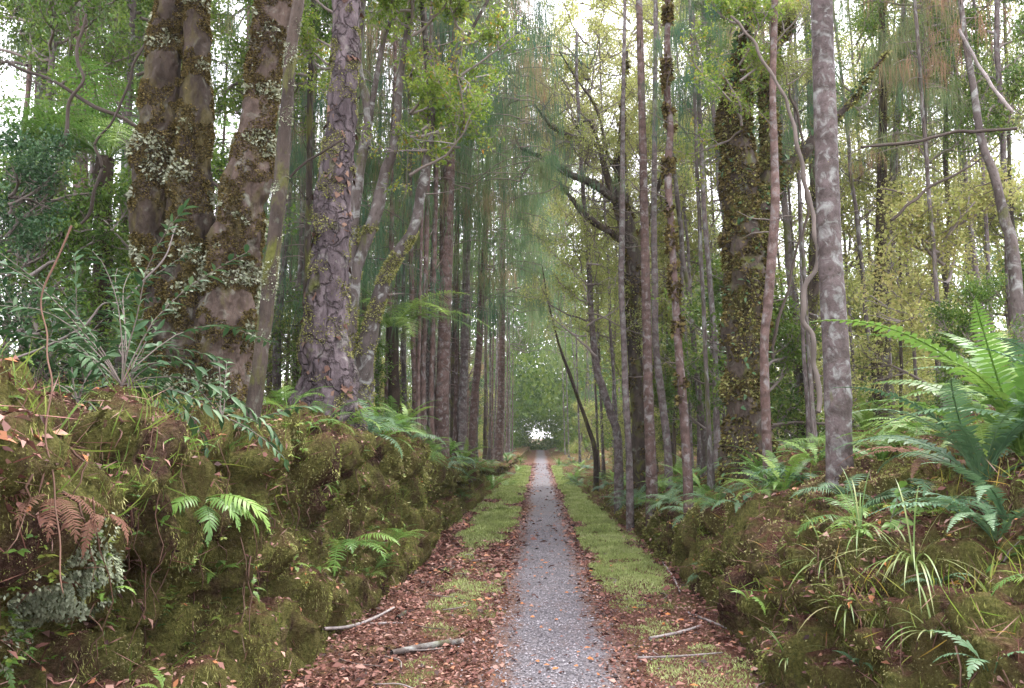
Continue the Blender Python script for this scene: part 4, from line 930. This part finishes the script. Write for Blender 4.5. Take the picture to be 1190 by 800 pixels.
# understory shrubs
SHR = []
def shrub(x, y, key, s, name='shrub', z=None):
    root = empty(name, (x, y, gz(x, y) if z is None else z), rf.uniform(0, 6.28)); w, l = TPL[key]
    a = link('branches', w, root); c = link('foliage', l, root)
    for o in (a, c): o.scale = (s, s, s * rf.uniform(.85, 1.15))
    SHR.append((root, x, y, key)); return root
n = 0
while n < 66:
    y = 13 + 44 * rf.random(); x = rf.uniform(2.2, 3.5 + y * .6); shrub(x, y, rf.choice(['ybush0', 'ybush1', 'bush0']), rf.uniform(.6, 1.5)); n += 1
n = 0
while n < 50:
    y = 12 + 42 * rf.random(); x = -rf.uniform(2.8, 4 + y * .45); shrub(x, y, rf.choice(['bush0', 'bush1', 'dark0', 'ybush0']), rf.uniform(.6, 1.2)); n += 1
for x, y, k, s in [(-4.2, 6.0, 'dark0', .55), (-3.9, 5.0, 'dark1', .5), (-4.8, 7.2, 'bush0', .8), (-3.6, 7.6, 'bush1', .7), (-5.5, 8.5, 'bush1', 1.0), (-4.4, 9.5, 'bush0', 1.0), (-3.5, 4.2, 'bush1', .38), (4.6, 8.5, 'bush0', .5), (5.6, 11, 'ybush0', 1.0)]: shrub(x, y, k, s)

# the far wood: one mass of leaf sprays closing the view
def far_wood():
    r = np.random.default_rng(8); n = 330000; x = np.where(r.random(n) < .4, r.normal(0, 12, n), r.uniform(-80, 80, n)); y = r.uniform(62, 105, n); top = np.where(x > 3, 24, 34) + 9 * fbm(np.c_[x * .06, y * 0, x * 0], 3, 4) - 2 * np.exp(-((x - 4) / 9) ** 2)
    z = r.random(n) ** 1.25 * top; k = fbm(np.c_[x, y, z] * .22, 3, 12) > -.12 - .3 * (z < 9); k &= ~((np.abs(x) < 1.9 + .5 * vnoise(np.c_[y, z * 2, x * 0], 3)) & (z < 3.4) & (y < 98)); k &= ~((np.abs(x) < 4) & (z < 6) & (r.random(n) < .35)); x, y, z = x[k], y[k], z[k]; n = len(x); mb = MB()
    tone = np.clip(.45 + .5 * fbm(np.c_[x, y, z] * .12, 2, 3) + r.normal(0, .15, n) + .15 * (x > 0), 0, 1); L = r.uniform(.2, .6, n)
    leaves(mb, np.c_[x, y, z], np.c_[r.normal(0, .6, (n, 2)), r.normal(-.4, .8, n)], r.normal(0, 1, (n, 3)), L, L * .55, tone)
    m2 = 30000; zz = r.random(m2) ** 1.2 * 9; xx = r.normal(-.5, 4, m2); L2 = r.uniform(.15, .4, m2); q2 = r.random(m2) > .96 * np.exp(-(((xx + .3) / 1.5) ** 2 + ((zz - 1.9) / 1.3) ** 2) ** 1.5); 
    leaves(mb, np.c_[xx, r.uniform(96, 112, m2), zz][q2], np.c_[r.normal(0, .6, (m2, 2)), r.normal(-.3, .8, m2)][q2], r.normal(0, 1, (m2, 3))[q2], L2[q2], L2[q2] * .55, np.clip(r.normal(.6, .2, m2), 0, 1)[q2])
    tag(mb.build('far_wood', M['leaf_green']), 'distant mass of green forest closing the end of the view', 'forest', kind='stuff')
far_wood()

# ------------------------------------------------------------ ferns and small plants
FERNS = []
def f_at(px, py, kind, n, size, mat, label, lift=0.0, name='fern', ymax=None, **k):
    h = hit(px, py)
    ymax = ymax or (9.0 if abs(px - 627) > 250 else 14 if abs(px - 627) > 120 else 30)
    p = h[0] if h is not None else None
    if p is None or p.y > ymax:
        q = at(px, py, ymax * .85); p = Vector((q[0], q[1], gz(q[0], q[1])))
    o = fern((p.x, p.y, p.z - .01 + lift), kind, n, size, mat, rf, label, name=name, **k); FERNS.append((o, p.x, p.y, kind)); return o

# hand placed near plants (photo pixels)
A = math.atan2
def f_w(x, y, *a, **k):
    o = fern((x, y, gz(x, y) - .02), *a[:4], rf, a[4], **k); FERNS.append((o, x, y, a[0])); return o
f_w(2.8, 5.2, 'crown', 15, 1.15, 'fern_blue', 'huge dark crown fern filling the right edge of the bank', tilt=(-.35, .45))
f_w(3.9, 6.6, 'crown', 13, 1.3, 'fern', 'large upright ladder fern behind the huge crown fern', tilt=(-.15, .55))
f_w(3.15, 5.35, 'crown', 14, 1.7, 'fern', 'tall bright ladder fern at the upper right edge', tilt=(.2, .85))
f_w(3.3, 6.0, 'crown', 12, 1.1, 'fern', 'spreading green ladder fern between lichened pole and crown fern', tilt=(-.35, .35))
f_w(2.6, 4.6, 'crown', 11, .85, 'fern_blue', 'dark ladder fern leaning low over the right bank slope', tilt=(-.4, .35))
f_w(3.25, 4.9, 'crown', 12, 1.3, 'fern_blue', 'dark ladder fern cut by the right edge of the view', tilt=(-.1, .6))
for fx, fy, fk, fs, fmm, flb in [
    (2.15, 5.6, 'kiokio', .6, 'fern', 'green arching fern on the slope left of the largest sedge'), (2.35, 6.3, 'kiokio', .65, 'fern_blue', 'drooping bluish fern right before the lichened pole'), (2.95, 6.6, 'lace', .8, 'fern', 'lacy green fern just right of the lichened pole foot'),
    (3.5, 7.2, 'crown', .9, 'fern', 'ladder fern in the gap behind the lichened pole'), (2.0, 7.4, 'lace', .6, 'fern', 'lacy fern on the right lip before the giant'), (2.3, 8.2, 'crown', .7, 'fern', 'bright ladder fern on the right lip before the giant'),
    (1.95, 9.0, 'lace', .65, 'fern_blue', 'lacy bluish fern beside the shaggy pole foot'), (3.0, 8.8, 'crown', .85, 'fern', 'ladder fern at the left foot of the giant trunk'), (2.5, 5.2, 'hen', .5, 'fern', 'small green fern under the drooping bluish fern'),
    (2.05, 4.3, 'hen', .45, 'fern_blue', 'small bluish fern low on the near right slope'), (2.3, 3.7, 'kiokio', .5, 'fern', 'green fern at the lower right corner of the slope'), (1.9, 5.0, 'hen', .4, 'fern', 'tiny green fern on the mossy right face'),
    (-1.95, 7.2, 'lace', .7, 'fern', 'lacy fern on the left lip before the flaky trunk'), (-1.85, 6.2, 'hen', .6, 'fern', 'small fern on the left lip beyond the slanting trunk'), (-2.0, 8.0, 'kiokio', .75, 'fern', 'arching fern on the left lip under the flaky trunk'),
    (-2.1, 5.2, 'lace', .5, 'fern', 'lacy fern at the foot of the slanting trunk'), (-1.9, 9.2, 'crown', .85, 'fern', 'ladder fern below the multi stem tree on the left lip'), (-2.3, 4.6, 'kiokio', .5, 'fern_blue', 'bluish fern among the long leaved sprays'), (-2.2, 3.9, 'hen', .5, 'fern', 'small fern above the hand shaped fern')]:
    f_w(fx, fy, fk, 8, fs, fmm, flb, tilt=(-.3, .4))
f_w(4.6, 7.6, 'crown', 11, 1.2, 'fern_blue', 'shadowed ladder fern between the large upright fern and the shrubs', tilt=(-.2, .5))
f_w(3.9, 8.2, 'kiokio', 10, 1.1, 'fern', 'broad drooping fern behind the lichened pole', tilt=(-.3, .4))
f_at(1160, 625, 'crown', 9, .75, 'fern_blue', 'dark ladder fern overhanging the hollow low at right edge', tilt=(-.4, .3), az0=math.pi, spread=4)
f_at(1060, 580, 'kiokio', 6, .7, 'fern_blue', 'bluish drooping fern right of the lichened trunk foot', az0=math.pi, spread=4.5, tilt=(-.4, .2))
f_at(1010, 505, 'kiokio', 6, .75, 'fern_blue', 'pale bluish fern touching the right side of lichened trunk', tilt=(-.3, .3))
f_at(935, 500, 'kiokio', 7, .75, 'fern_blue', 'silvery arching fern on the left of the lichened trunk', tilt=(-.2, .35))
f_at(905, 560, 'hen', 7, .8, 'fern_blue', 'small silvery fern below the arching silvery fern')
f_at(860, 590, 'hen', 7, .75, 'fern_blue', 'small bluish fern clump on the right bank lip')
f_at(815, 570, 'crown', 8, .4, 'fern', 'bright green little ladder fern on the mossy right lip')
f_at(800, 475, 'crown', 12, .85, 'fern', 'bright shuttlecock fern behind the shaggy pole')
f_at(905, 470, 'crown', 9, .8, 'fern', 'yellow green fern between the giant and lichened pole')
f_at(1000, 440, 'tree', 4, .4, 'fern', 'broad lacy fern fronds just right of the lichened pole', tilt=(-.1, .2))
f_at(735, 565, 'lace', 7, .6, 'fern_blue', 'drooping pale fern at the foot of the nearest right poles')
f_at(700, 545, 'lace', 7, .6, 'fern', 'soft green fern beside the mossy right verge')
f_at(1150, 780, 'hen', 6, .6, 'fern_blue', 'pale fern sprig at the bottom right corner')
f_at(1000, 775, 'hen', 5, .4, 'fern_blue', 'tiny fern sprig at the foot of the right bank')
f_at(235, 588, 'hand', 6, .72, 'fern', 'bright drooping hand shaped fern on the dark left recess', az0=-.6, spread=3.0, tilt=(-.3, .1), lift=.02)
f_at(285, 600, 'hen', 4, .42, 'fern', 'small sprig right of the hand shaped fern', az0=-.4, spread=3)
f_at(250, 668, 'hen', 5, .45, 'fern', 'little green fern growing below the hand shaped fern', az0=-.6, spread=3)
f_at(122, 690, 'hen', 4, .25, 'fern', 'tiny bright fern under the pale mossy overhang at left', az0=-.4, spread=3)
f_at(400, 640, 'kiokio', 8, .7, 'fern', 'feathery fern hanging from the left bank foot', az0=-.3, spread=3.2, tilt=(-.2, .3))
f_at(450, 640, 'lace', 9, .75, 'fern', 'bushy green fern at the foot of the left bank', az0=-.3, spread=3.6)
f_at(430, 670, 'lace', 6, .5, 'fern', 'low fern trailing onto the litter below the bushy one', az0=-.3, spread=3.2)
f_at(370, 665, 'hen', 5, .35, 'fern', 'small finger fern in the shaded left bank cleft', az0=-.3, spread=3)
f_at(335, 480, 'lace', 7, .6, 'fern', 'soft fern between the slanting trunk and flaky trunk')
f_at(360, 470, 'hen', 7, .6, 'fern', 'bright fern sprays at the foot of the flaky trunk')
f_at(445, 480, 'crown', 10, .8, 'fern', 'bright yellow green ladder fern right of the multi stem tree')
f_at(470, 500, 'crown', 9, .65, 'fern', 'yellow green ladder fern on the left lip before the pale pole')
f_at(478, 512, 'kiokio', 7, .6, 'fern_blue', 'bluish spreading fern on the left lip')
f_at(500, 520, 'lace', 7, .6, 'fern', 'green lacy fern below the pale lichened pole')
f_at(215, 520, 'hen', 4, .35, 'fern', 'small green sprig below the triple trunk roots', az0=-.5, spread=3)
f_at(265, 525, 'hen', 5, .35, 'fern', 'glossy sprig left of the slanting trunk foot', az0=-.5, spread=3)
f_at(60, 580, 'kiokio', 6, .27, 'fern_dead', 'dead rust brown fern hanging at the far left', az0=-.5, spread=3.4, tilt=(-.9, -.3))
f_at(110, 600, 'hen', 5, .34, 'fern_dead', 'curled dead fern beside the pale wiry stem', az0=-.5, spread=3.2, tilt=(-.9, -.3))
f_at(810, 665, 'hen', 6, .4, 'fern_dead', 'dead brown fern curled at the foot of the right bank', tilt=(-.5, .3))
f_at(1090, 545, 'crown', 8, .7, 'fern_dead', 'dead brown fronds under the spreading green ladder fern', tilt=(-.6, -.1))
f_at(590, 520, 'lace', 8, .9, 'fern', 'arching green fern at the pinkish pole foot')
f_at(540, 560, 'lace', 8, .7, 'fern', 'green fern tumbling over the low left bank', az0=0, spread=4)
f_at(560, 550, 'lace', 8, .8, 'fern', 'light green fern beside the left verge moss')

# scattered ferns on both sides
FM = {}
for key, kind, nn_, mat in [('a', 'lace', 9, 'fern'), ('b', 'crown', 11, 'fern'), ('c', 'kiokio', 9, 'fern_blue'), ('d', 'lace', 8, 'fern_blue')]: FM[key] = fern_merged(kind, nn_, hash(key) % 7 if False else ord(key)).mesh('fern', M[mat])
SF = []
def sfern(x, y, key, s):
    o = link('fern', FM[key], None, (x, y, gz(x, y) - .03)); o.rotation_euler = (0, 0, rf.uniform(0, 6.28)); o.scale = (s, s, s * rf.uniform(.8, 1.1)); SF.append((o, x, y, key)); return o
n = 0
while n < 118:
    y = 9.5 + 38 * rf.random() ** 1.3; side = rf.choice((-1, -1, 1, 1, 1)); x = side * (float(np.interp(y, [9, 14, 24, 40], [1.95, 1.75, 1.15, 1.0])) + rf.random() ** 1.8 * (3 if side < 0 else 5))
    if side < 0 and y < 10.5 and x > -2.2: continue
    sfern(x, y, rf.choice('aabcd' if side < 0 else 'aabcdb'), rf.uniform(.5, .95)); n += 1
n = 0
while n < 22:
    y = 3.6 + 6.5 * rf.random(); side = rf.choice((-1, 1)); x = side * ((2.3 if side < 0 else 2.8) + rf.random() * 3.2)
    if side < 0 and y < 6.0 and x > -3.3: continue
    sfern(x, y, rf.choice('abcd'), rf.uniform(.4, .75)); n += 1

def lip_fern(side, y, key, s, out=.0):
    o = sfern(side * (1.72 + out), y, key, s); o.rotation_euler = (0, side * -.35, rf.uniform(-.6, .6)); return o
for i in range(30): lip_fern(-1, 8.6 + i * .42 + rf.uniform(-.2, .2), rf.choice('aabbcd'), rf.uniform(.6, 1.0), rf.uniform(-.05, .45))
for i in range(22): lip_fern(1, 8.0 + i * .5 + rf.uniform(-.2, .2), rf.choice('adcabb'), rf.uniform(.5, .85), rf.uniform(0, .6))
FM['e'] = fern_merged('hen', 5, 3, (-.5, .2)).mesh('fern', M['fern'])
for V_, Q_, sd_, n_ in ((LV, LQ, -1, 26), (RV, RQ, 1, 14)):
    P_, N_ = face_sample(V_, Q_, n_, lambda c, N: (c[:, 1] > 2.6) * (c[:, 1] < 12) * (c[:, 2] > .35) * (np.abs(c[:, 0]) < 2.6) * (1 / c[:, 1]), rng)
    for p, q in zip(P_, N_):
        o = link('fern', FM['e'], None, p); o.rotation_euler = (0, sd_ * -.5, rf.uniform(-.8, .8) + (0 if sd_ < 0 else math.pi)); s_ = rf.uniform(.22, .5); o.scale = (s_,) * 3; SF.append((o, p[0], p[1], 'e'))
# pale liverwort on the near left overhang, pixel only used to find the spot on the bank
c_ = np.array(hit(62, 690)[0]); P_, N_ = face_sample(LV, LQ, 9000, lambda c, N: np.exp(-(((c - c_) / np.array((.3, .30, .20))) ** 2).sum(1) ** 1.5) + 1e-9 * (np.abs(c[:, 1] - c_[1]) < .5), rng)
k_ = fbm(P_ * 7, 3, 5) > -.15; P_, N_ = P_[k_], N_[k_]; N_ = N_ * np.sign(N_[:, 0])[:, None]; n_ = len(P_); lm = MB()
leaves(lm, P_ + N_ * rng.uniform(0, .025, (n_, 1)), N_ + np.array((0, 0, -.8)) + rng.normal(0, .4, (n_, 3)), N_ + np.array((0, 0, .6)), rng.uniform(.010, .022, n_), rng.uniform(.008, .015, n_), rng.uniform(.2, 1, n_), fold=.1)
tag(lm.build('liverwort', M['liverwort']), 'pale grey green liverwort crusting the near left overhang', 'liverwort', kind='stuff')

# tree ferns
def tree_fern(x, y, h, s, label, r0=.09, n=14):
    z = gz(x, y); root = empty('tree_fern', (x, y, z), 0, label, 'tree fern'); mb = MB(); zz = np.linspace(-.3, h, 16); tube(mb, np.c_[.03 * np.sin(zz * 2), 0 * zz, zz], r0 * (1 + .1 * np.sin(zz * 9)), 12, .5, .25, 14); mb.build('trunk', M['bark_fern'], root, True)
    for i in range(n):
        o = link('frond', fmesh('tree', i, 'fern'), root); o.location = (0, 0, h - .05); o.rotation_euler = rotm(6.283 * i / n + rf.uniform(-.2, .2), rf.uniform(-.35, .35), rf.uniform(-.2, .2)).to_euler(); q = s * rf.uniform(.8, 1.1); o.scale = (q, q, q)
    ANCH.append((label, x, y))
tree_fern((455 - 627) / F * 12.5, 12.5, 1.9, .75, 'dark trunked tree fern among the poles left of centre')
tree_fern((100 - 627) / F * 8, 8, 2.5, .75, 'tree fern spreading its fronds at the upper left')
tree_fern((30 - 627) / F * 10.5, 10.5, 1.6, .7, 'tree fern low among the shrubs at far left', n=11)
tree_fern(3.2, 30, 2.2, .8, 'small distant tree fern right of the path')

# glossy leafed shrub at the left
def leafy_stems(label, base, stems, L, mat, name='leafy_shrub', cat='shrub', dens=.05, W=.4):
    root = empty(name, base, 0, label, cat); base = np.array(base)
    wb = MB(); lf = MB()
    for (dx, dy, dz, bend) in stems:
        k = 8; p = np.zeros(3); d = nrm(np.array((dx, dy, dz), float)); ln = math.sqrt(dx * dx + dy * dy + dz * dz); pts = [p]
        for _ in range(k): d = nrm(d + np.array((0, 0, -bend)) + rr_.normal(0, .07, 3)); pts.append(pts[-1] + d * ln / k)
        pts = np.array(pts); tube(wb, pts, np.linspace(.004, .0015, k + 1), 5, rr_.random() * .4, cap=False); m_ = max(4, int(ln / dens)); f = np.linspace(.25, 1, m_)
        C = np.stack([np.interp(f * k, np.arange(k + 1), pts[:, a]) for a in range(3)], 1); T = nrm(np.stack([np.interp(f * k, np.arange(k + 1), np.gradient(pts[:, a])) for a in range(3)], 1))
        for s in (-1, 1):
            S = np.cross(T, np.array((0, 0, 1.))) * s; D = S + T * .7 + rr_.normal(0, .25, (m_, 3)) + np.array((0, 0, -.15)); ll = L * rr_.uniform(.6, 1.15, m_)
            bigleaves(lf, C, D, np.array((0, 0, 1.)) + rr_.normal(0, .3, (m_, 3)), ll, ll * W, np.clip(rr_.normal(.5, .25, m_), 0, 1))
    wb.build('stem', M['twig'], root); lf.build('foliage', M[mat], root); return root
def rs(n, L, up=.5, dirx=0, diry=-.3): return [(rr_.normal(dirx, .5) * L, rr_.normal(diry, .5) * L, rr_.uniform(.1, 1) * up * L * 1.3, rr_.uniform(.05, .22)) for _ in range(n)]
for px, py, n, L, ll, lb in [
    (60, 400, 14, .5, .10, 'dark glossy leaved shrub at the far left edge of the bank'), (110, 340, 16, .6, .10, 'dense dark leafy shrub left of the triple trunk'), (150, 420, 12, .45, .10, 'low glossy leaved shrub at the triple trunk foot'),
    (210, 430, 10, .45, .10, 'grey green long leaved sprays before the triple trunk'), (260, 440, 5, .4, .095, 'long leaved sprays at the right foot of triple trunk'), (90, 470, 9, .35, .08, 'sparse glossy seedlings above the far left moss'), (50, 300, 14, .7, .10, 'tall leafy shrub at the upper far left'),
    (150, 300, 14, .5, .09, 'leafy shrub touching the left side of the triple trunk')]:
    h = hit(px, max(py, 452)); p = h[0] if h else Vector(at(px, py, 4.5)); Yp = min(p.y, 5.4); q = at(px, py, Yp); z = gz(q[0], Yp)
    leafy_stems(lb, (q[0], Yp, z), rs(n + 3, (L + max(0, q[2] - z)) * .55, 1.2 if q[2] - z > .4 else .9, -.15, .25), ll, 'leaf_dark', dens=.055, W=.32)
for px, py, lb in [(1165, 655, 'bright toothed leaf seedling under the hollow at right edge'), (1035, 610, 'little leafy seedling on the right bank above the sedge')]:
    h = hit(px, py)[0]; leafy_stems(lb, tuple(h), rs(3, .22, .8, -.3), .085, 'fern', name='seedling', cat='seedling', dens=.07, W=.6)

# sedge tufts
def sedge(px, py, n, L, label):
    p, nn = hit(px, py); mb = MB()
    for i in range(n):
        az = rr_.uniform(0, 6.28); d = nrm(np.array((math.cos(az) * .7 - .25, math.sin(az) * .7 - .35, rr_.uniform(.6, 1.5)))); ln = L * rr_.uniform(.55, 1.15); k = 9; pts = [np.zeros(3)]
        for _ in range(k): d = nrm(d + np.array((0, 0, -.17))); pts.append(pts[-1] + d * ln / k)
        pts = np.array(pts); S = nrm(np.cross(d, np.array((0, 0, 1.)))); w = .0045 * np.r_[.7, 1, 1, 1, 1, .95, .85, .7, .45, .05][:, None]; V = np.empty((2 * (k + 1), 3)); V[0::2] = pts - S * w; V[1::2] = pts + S * w
        mb.add(V, [[2 * q, 2 * q + 1, 2 * q + 3, 2 * q + 2] for q in range(k)], R=rr_.random())
    o = mb.build('sedge', M['grass']); o.location = p; tag(o, label, 'grass tuft', 'sedge tufts on the right bank')
sedge(1062, 660, 30, .62, 'largest arching sedge tuft on the right bank')
sedge(1000, 625, 20, .5, 'upright bright sedge tuft above the largest one')
sedge(985, 712, 16, .42, 'small sedge tuft left of and below the largest one')
sedge(960, 660, 14, .4, 'thin pale sedge tuft leftmost on the right bank')
sedge(1085, 740, 12, .35, 'sparse sedge tuft low on the right bank')
sedge(915, 770, 10, .3, 'tiny sedge tuft by the right bank foot')

# fallen sticks and logs on the floor
def log(label, pts, w, mat='deadwood', name='fallen_branch', lift=.02):
    P = [];
    for a, b_ in pts: P.append(np.array(hit(a, b_)[0]) + np.array((0, 0, lift)))
    P, Rr = smooth_path(P, w, 7); mb = MB(); tube(mb, P, Rr, 9, .5, .18, 22); o = mb.build(name, M[mat], smooth=True, origin=P[0]); o.location = P[0]; tag(o, label, 'branch' if name != 'log' else 'log')
log('white bare forked stick lying in litter at lower left', [(376, 738), (405, 735), (432, 726), (458, 712)], [.012, .014, .013, .009], lift=.045)
log('short side stick beside the white forked stick', [(430, 728), (450, 727), (468, 727)], [.010, .009, .006])
log('stout brown log piece lying at the bottom left of path', [(455, 764), (490, 757), (520, 752), (538, 750)], [.022, .026, .024, .02], 'bark_grey', name='log', lift=.03)
log('dark stump end beside the white stick', [(462, 722), (472, 714)], [.025, .02], 'bark_dark')
log('thin pale twig lying right of the gravel', [(690, 650), (715, 648), (745, 640)], [.008, .009, .006])
log('grey twig at the foot of the right bank', [(770, 655), (782, 672), (790, 690)], [.010, .011, .008])
log('dark short stick at the foot of left bank', [(498, 660), (512, 664), (520, 668)], [.016, .014, .01], 'bark_dark')
log('long thin stick across the litter at bottom right', [(740, 768), (790, 766), (840, 762)], [.008, .008, .005])
log('pale stick leaning in litter by the right bank', [(800, 715), (818, 722), (845, 733)], [.010, .011, .008])
log('broken branch lying along the right verge', [(755, 745), (790, 738), (815, 730)], [.012, .013, .01])
TW = []
for i in range(26):
    side = rf.choice((-1, 1)); x = side * rf.uniform(.75, 1.45); y = rf.uniform(4.2, 12); a = rf.uniform(0, 6.28); L = rf.uniform(.12, .4)
    P = np.array([(x, y, .03), (x + math.cos(a) * L * .5, y + math.sin(a) * L * .5, .035), (x + math.cos(a + .3) * L, y + math.sin(a + .3) * L, .03)])
    P, Rr = smooth_path(P, [.005, .005, .003], 4); mb = MB(); tube(mb, P, Rr, 5, rf.random()); o = mb.build('twig', M['twig'], origin=P[0]); o.location = P[0]
    TW.append((o, x, y, L))

# ------------------------------------------------------------ labels for the repeats
ORD = ['nearest', 'second nearest', 'third nearest', 'fourth nearest', 'fifth nearest', 'sixth nearest', 'seventh nearest', 'eighth nearest', 'ninth nearest', 'tenth nearest', 'eleventh nearest', 'twelfth nearest', 'thirteenth nearest', 'fourteenth nearest', 'fifteenth nearest', 'sixteenth nearest', 'seventeenth nearest', 'eighteenth nearest', 'nineteenth nearest', 'twentieth nearest']
ORD_ = ['nearest', 'second nearest', 'third nearest', 'fourth nearest', 'fifth nearest', 'sixth nearest', 'seventh nearest', 'eighth nearest', 'ninth nearest', 'tenth nearest']
def short(lb):
    w = lb.split(); return ' '.join(w[:6])
ANCN = [('the ' + n, x, y) for n, x, y in [
    ('triple trunk tree', -2.6, 6.3), ('flaky trunk', -2.2, 8.2), ('multi stem tree', -2.1, 9.6), ('pale lichened pole', -1.75, 14.5), ('knotted pole', -1.75, 18), ('pinkish pole', -1.5, 30), ('dark trunked tree fern', -2.3, 12.5),
    ('nearest right pole', 1.75, 12.5), ('shaggy pole', 1.78, 9.6), ('branching mossy tree', 1.95, 15.5), ('pale leaning tree', 1.5, 16), ('vine clad giant', 2.6, 10), ('lichened pole', 2.6, 6.9), ('twin trunks', 5.5, 13), ('crown fern', 4.2, 6.5), ('upper left tree fern', -5.4, 9.5)]]
def autolabel(items, look, noun, cat, group_fmt):
    bag = {}
    for it in items:
        o, x, y = it[:3]; px = x / y; a = min(ANCN, key=lambda q: (q[1] / q[2] - px) ** 2 * 60 + (math.log(q[2] / y)) ** 2)
        dx = px - a[1] / a[2]; rel = 'behind' if y > a[2] * 1.15 and abs(dx) < .12 else ('right of' if dx > 0 else 'left of') if abs(dx) >= .03 else ('behind' if y > a[2] else 'in front of')
        bag.setdefault((look(it), rel, a[0]), []).append(it)
    for (lk, rel, an), L in bag.items():
        L.sort(key=lambda q: q[2])
        for i, it in enumerate(L):
            pre = '' if len(L) == 1 else (ORD[i] + ' ' if i < len(ORD) else 'farthest ' if i == len(L) - 1 else 'distant ')
            tag(it[0], '%s%s %s %s %s' % (pre, lk, noun, rel, an), cat, group_fmt(it))
BK = {-1: ['greyish', 'pale speckled', 'grey barked', 'dark barked', 'thin red barked'], 1: ['grey leaning', 'pale leaning', 'dark crooked', 'pale upright', 'slim greyish']}
def cl(c): return 'bare' if c is None else 'weeping' if 'weep' in c else 'leafy' if 'leafy' in c else 'yellow leaved'
autolabel([(o, x, y, s, k, c) for o, x, y, s, k, c in NTREE], lambda i: '%s %s' % (BK[i[3]][i[4]], cl(i[5])), 'tree', 'tree', lambda i: 'forest trees %s of the path' % ('left' if i[3] < 0 else 'right'))
autolabel(SHR, lambda i: {'y': 'yellow green', 'b': 'green', 'd': 'dark green'}[i[3][0]], 'shrub', 'shrub', lambda i: 'shrubs under the trees')
autolabel(SF, lambda i: {'e': 'small bright', 'a': 'lacy green', 'b': 'ladder leaved', 'c': 'bluish arching', 'd': 'lacy bluish'}[i[3]], 'fern', 'fern', lambda i: 'ferns on the forest floor')
TWN = {'long': [], 'short': []}
for k, sd in enumerate((-1, 1)):
    for nm_, sel in (('long', lambda q: q[3] > .26), ('short', lambda q: q[3] <= .26)):
        for i, q in enumerate(sorted([q for q in TW if q[1] * sd > 0 and sel(q)], key=lambda q: q[2])):
            tag(q[0], '%s %s grey twig in the litter %s of the gravel' % (ORD[i], nm_, ('left', 'right')[k]), 'twig', 'twigs lying in the litter')
for o, x, y, k in FERNS: o['group'] = 'ferns beside the path'

# ------------------------------------------------------------ air between the trees
hz = MB(); X0, X1, Y0, Y1, Z0, Z1 = -420, 420, -40, 720, -1.2, 45
hv = [(X0, Y0, Z0), (X1, Y0, Z0), (X1, Y1, Z0), (X0, Y1, Z0), (X0, Y0, Z1), (X1, Y0, Z1), (X1, Y1, Z1), (X0, Y1, Z1)]
hz.add(hv, [[0, 3, 2, 1], [4, 5, 6, 7], [0, 1, 5, 4], [1, 2, 6, 5], [2, 3, 7, 6], [3, 0, 4, 7]])
t = NT('haze'); pv_ = t.n('ShaderNodeVolumePrincipled'); pv_.inputs['Color'].default_value = (.93, .93, 1, 1); pv_.inputs['Density'].default_value = .0005; pv_.inputs['Anisotropy'].default_value = .2
t.l(pv_.outputs[0], t.out.inputs['Volume'])
tag(hz.build('haze', t.m), 'thin pale damp air between the trees', 'haze', kind='stuff')
SC.cycles.volume_bounces = 1
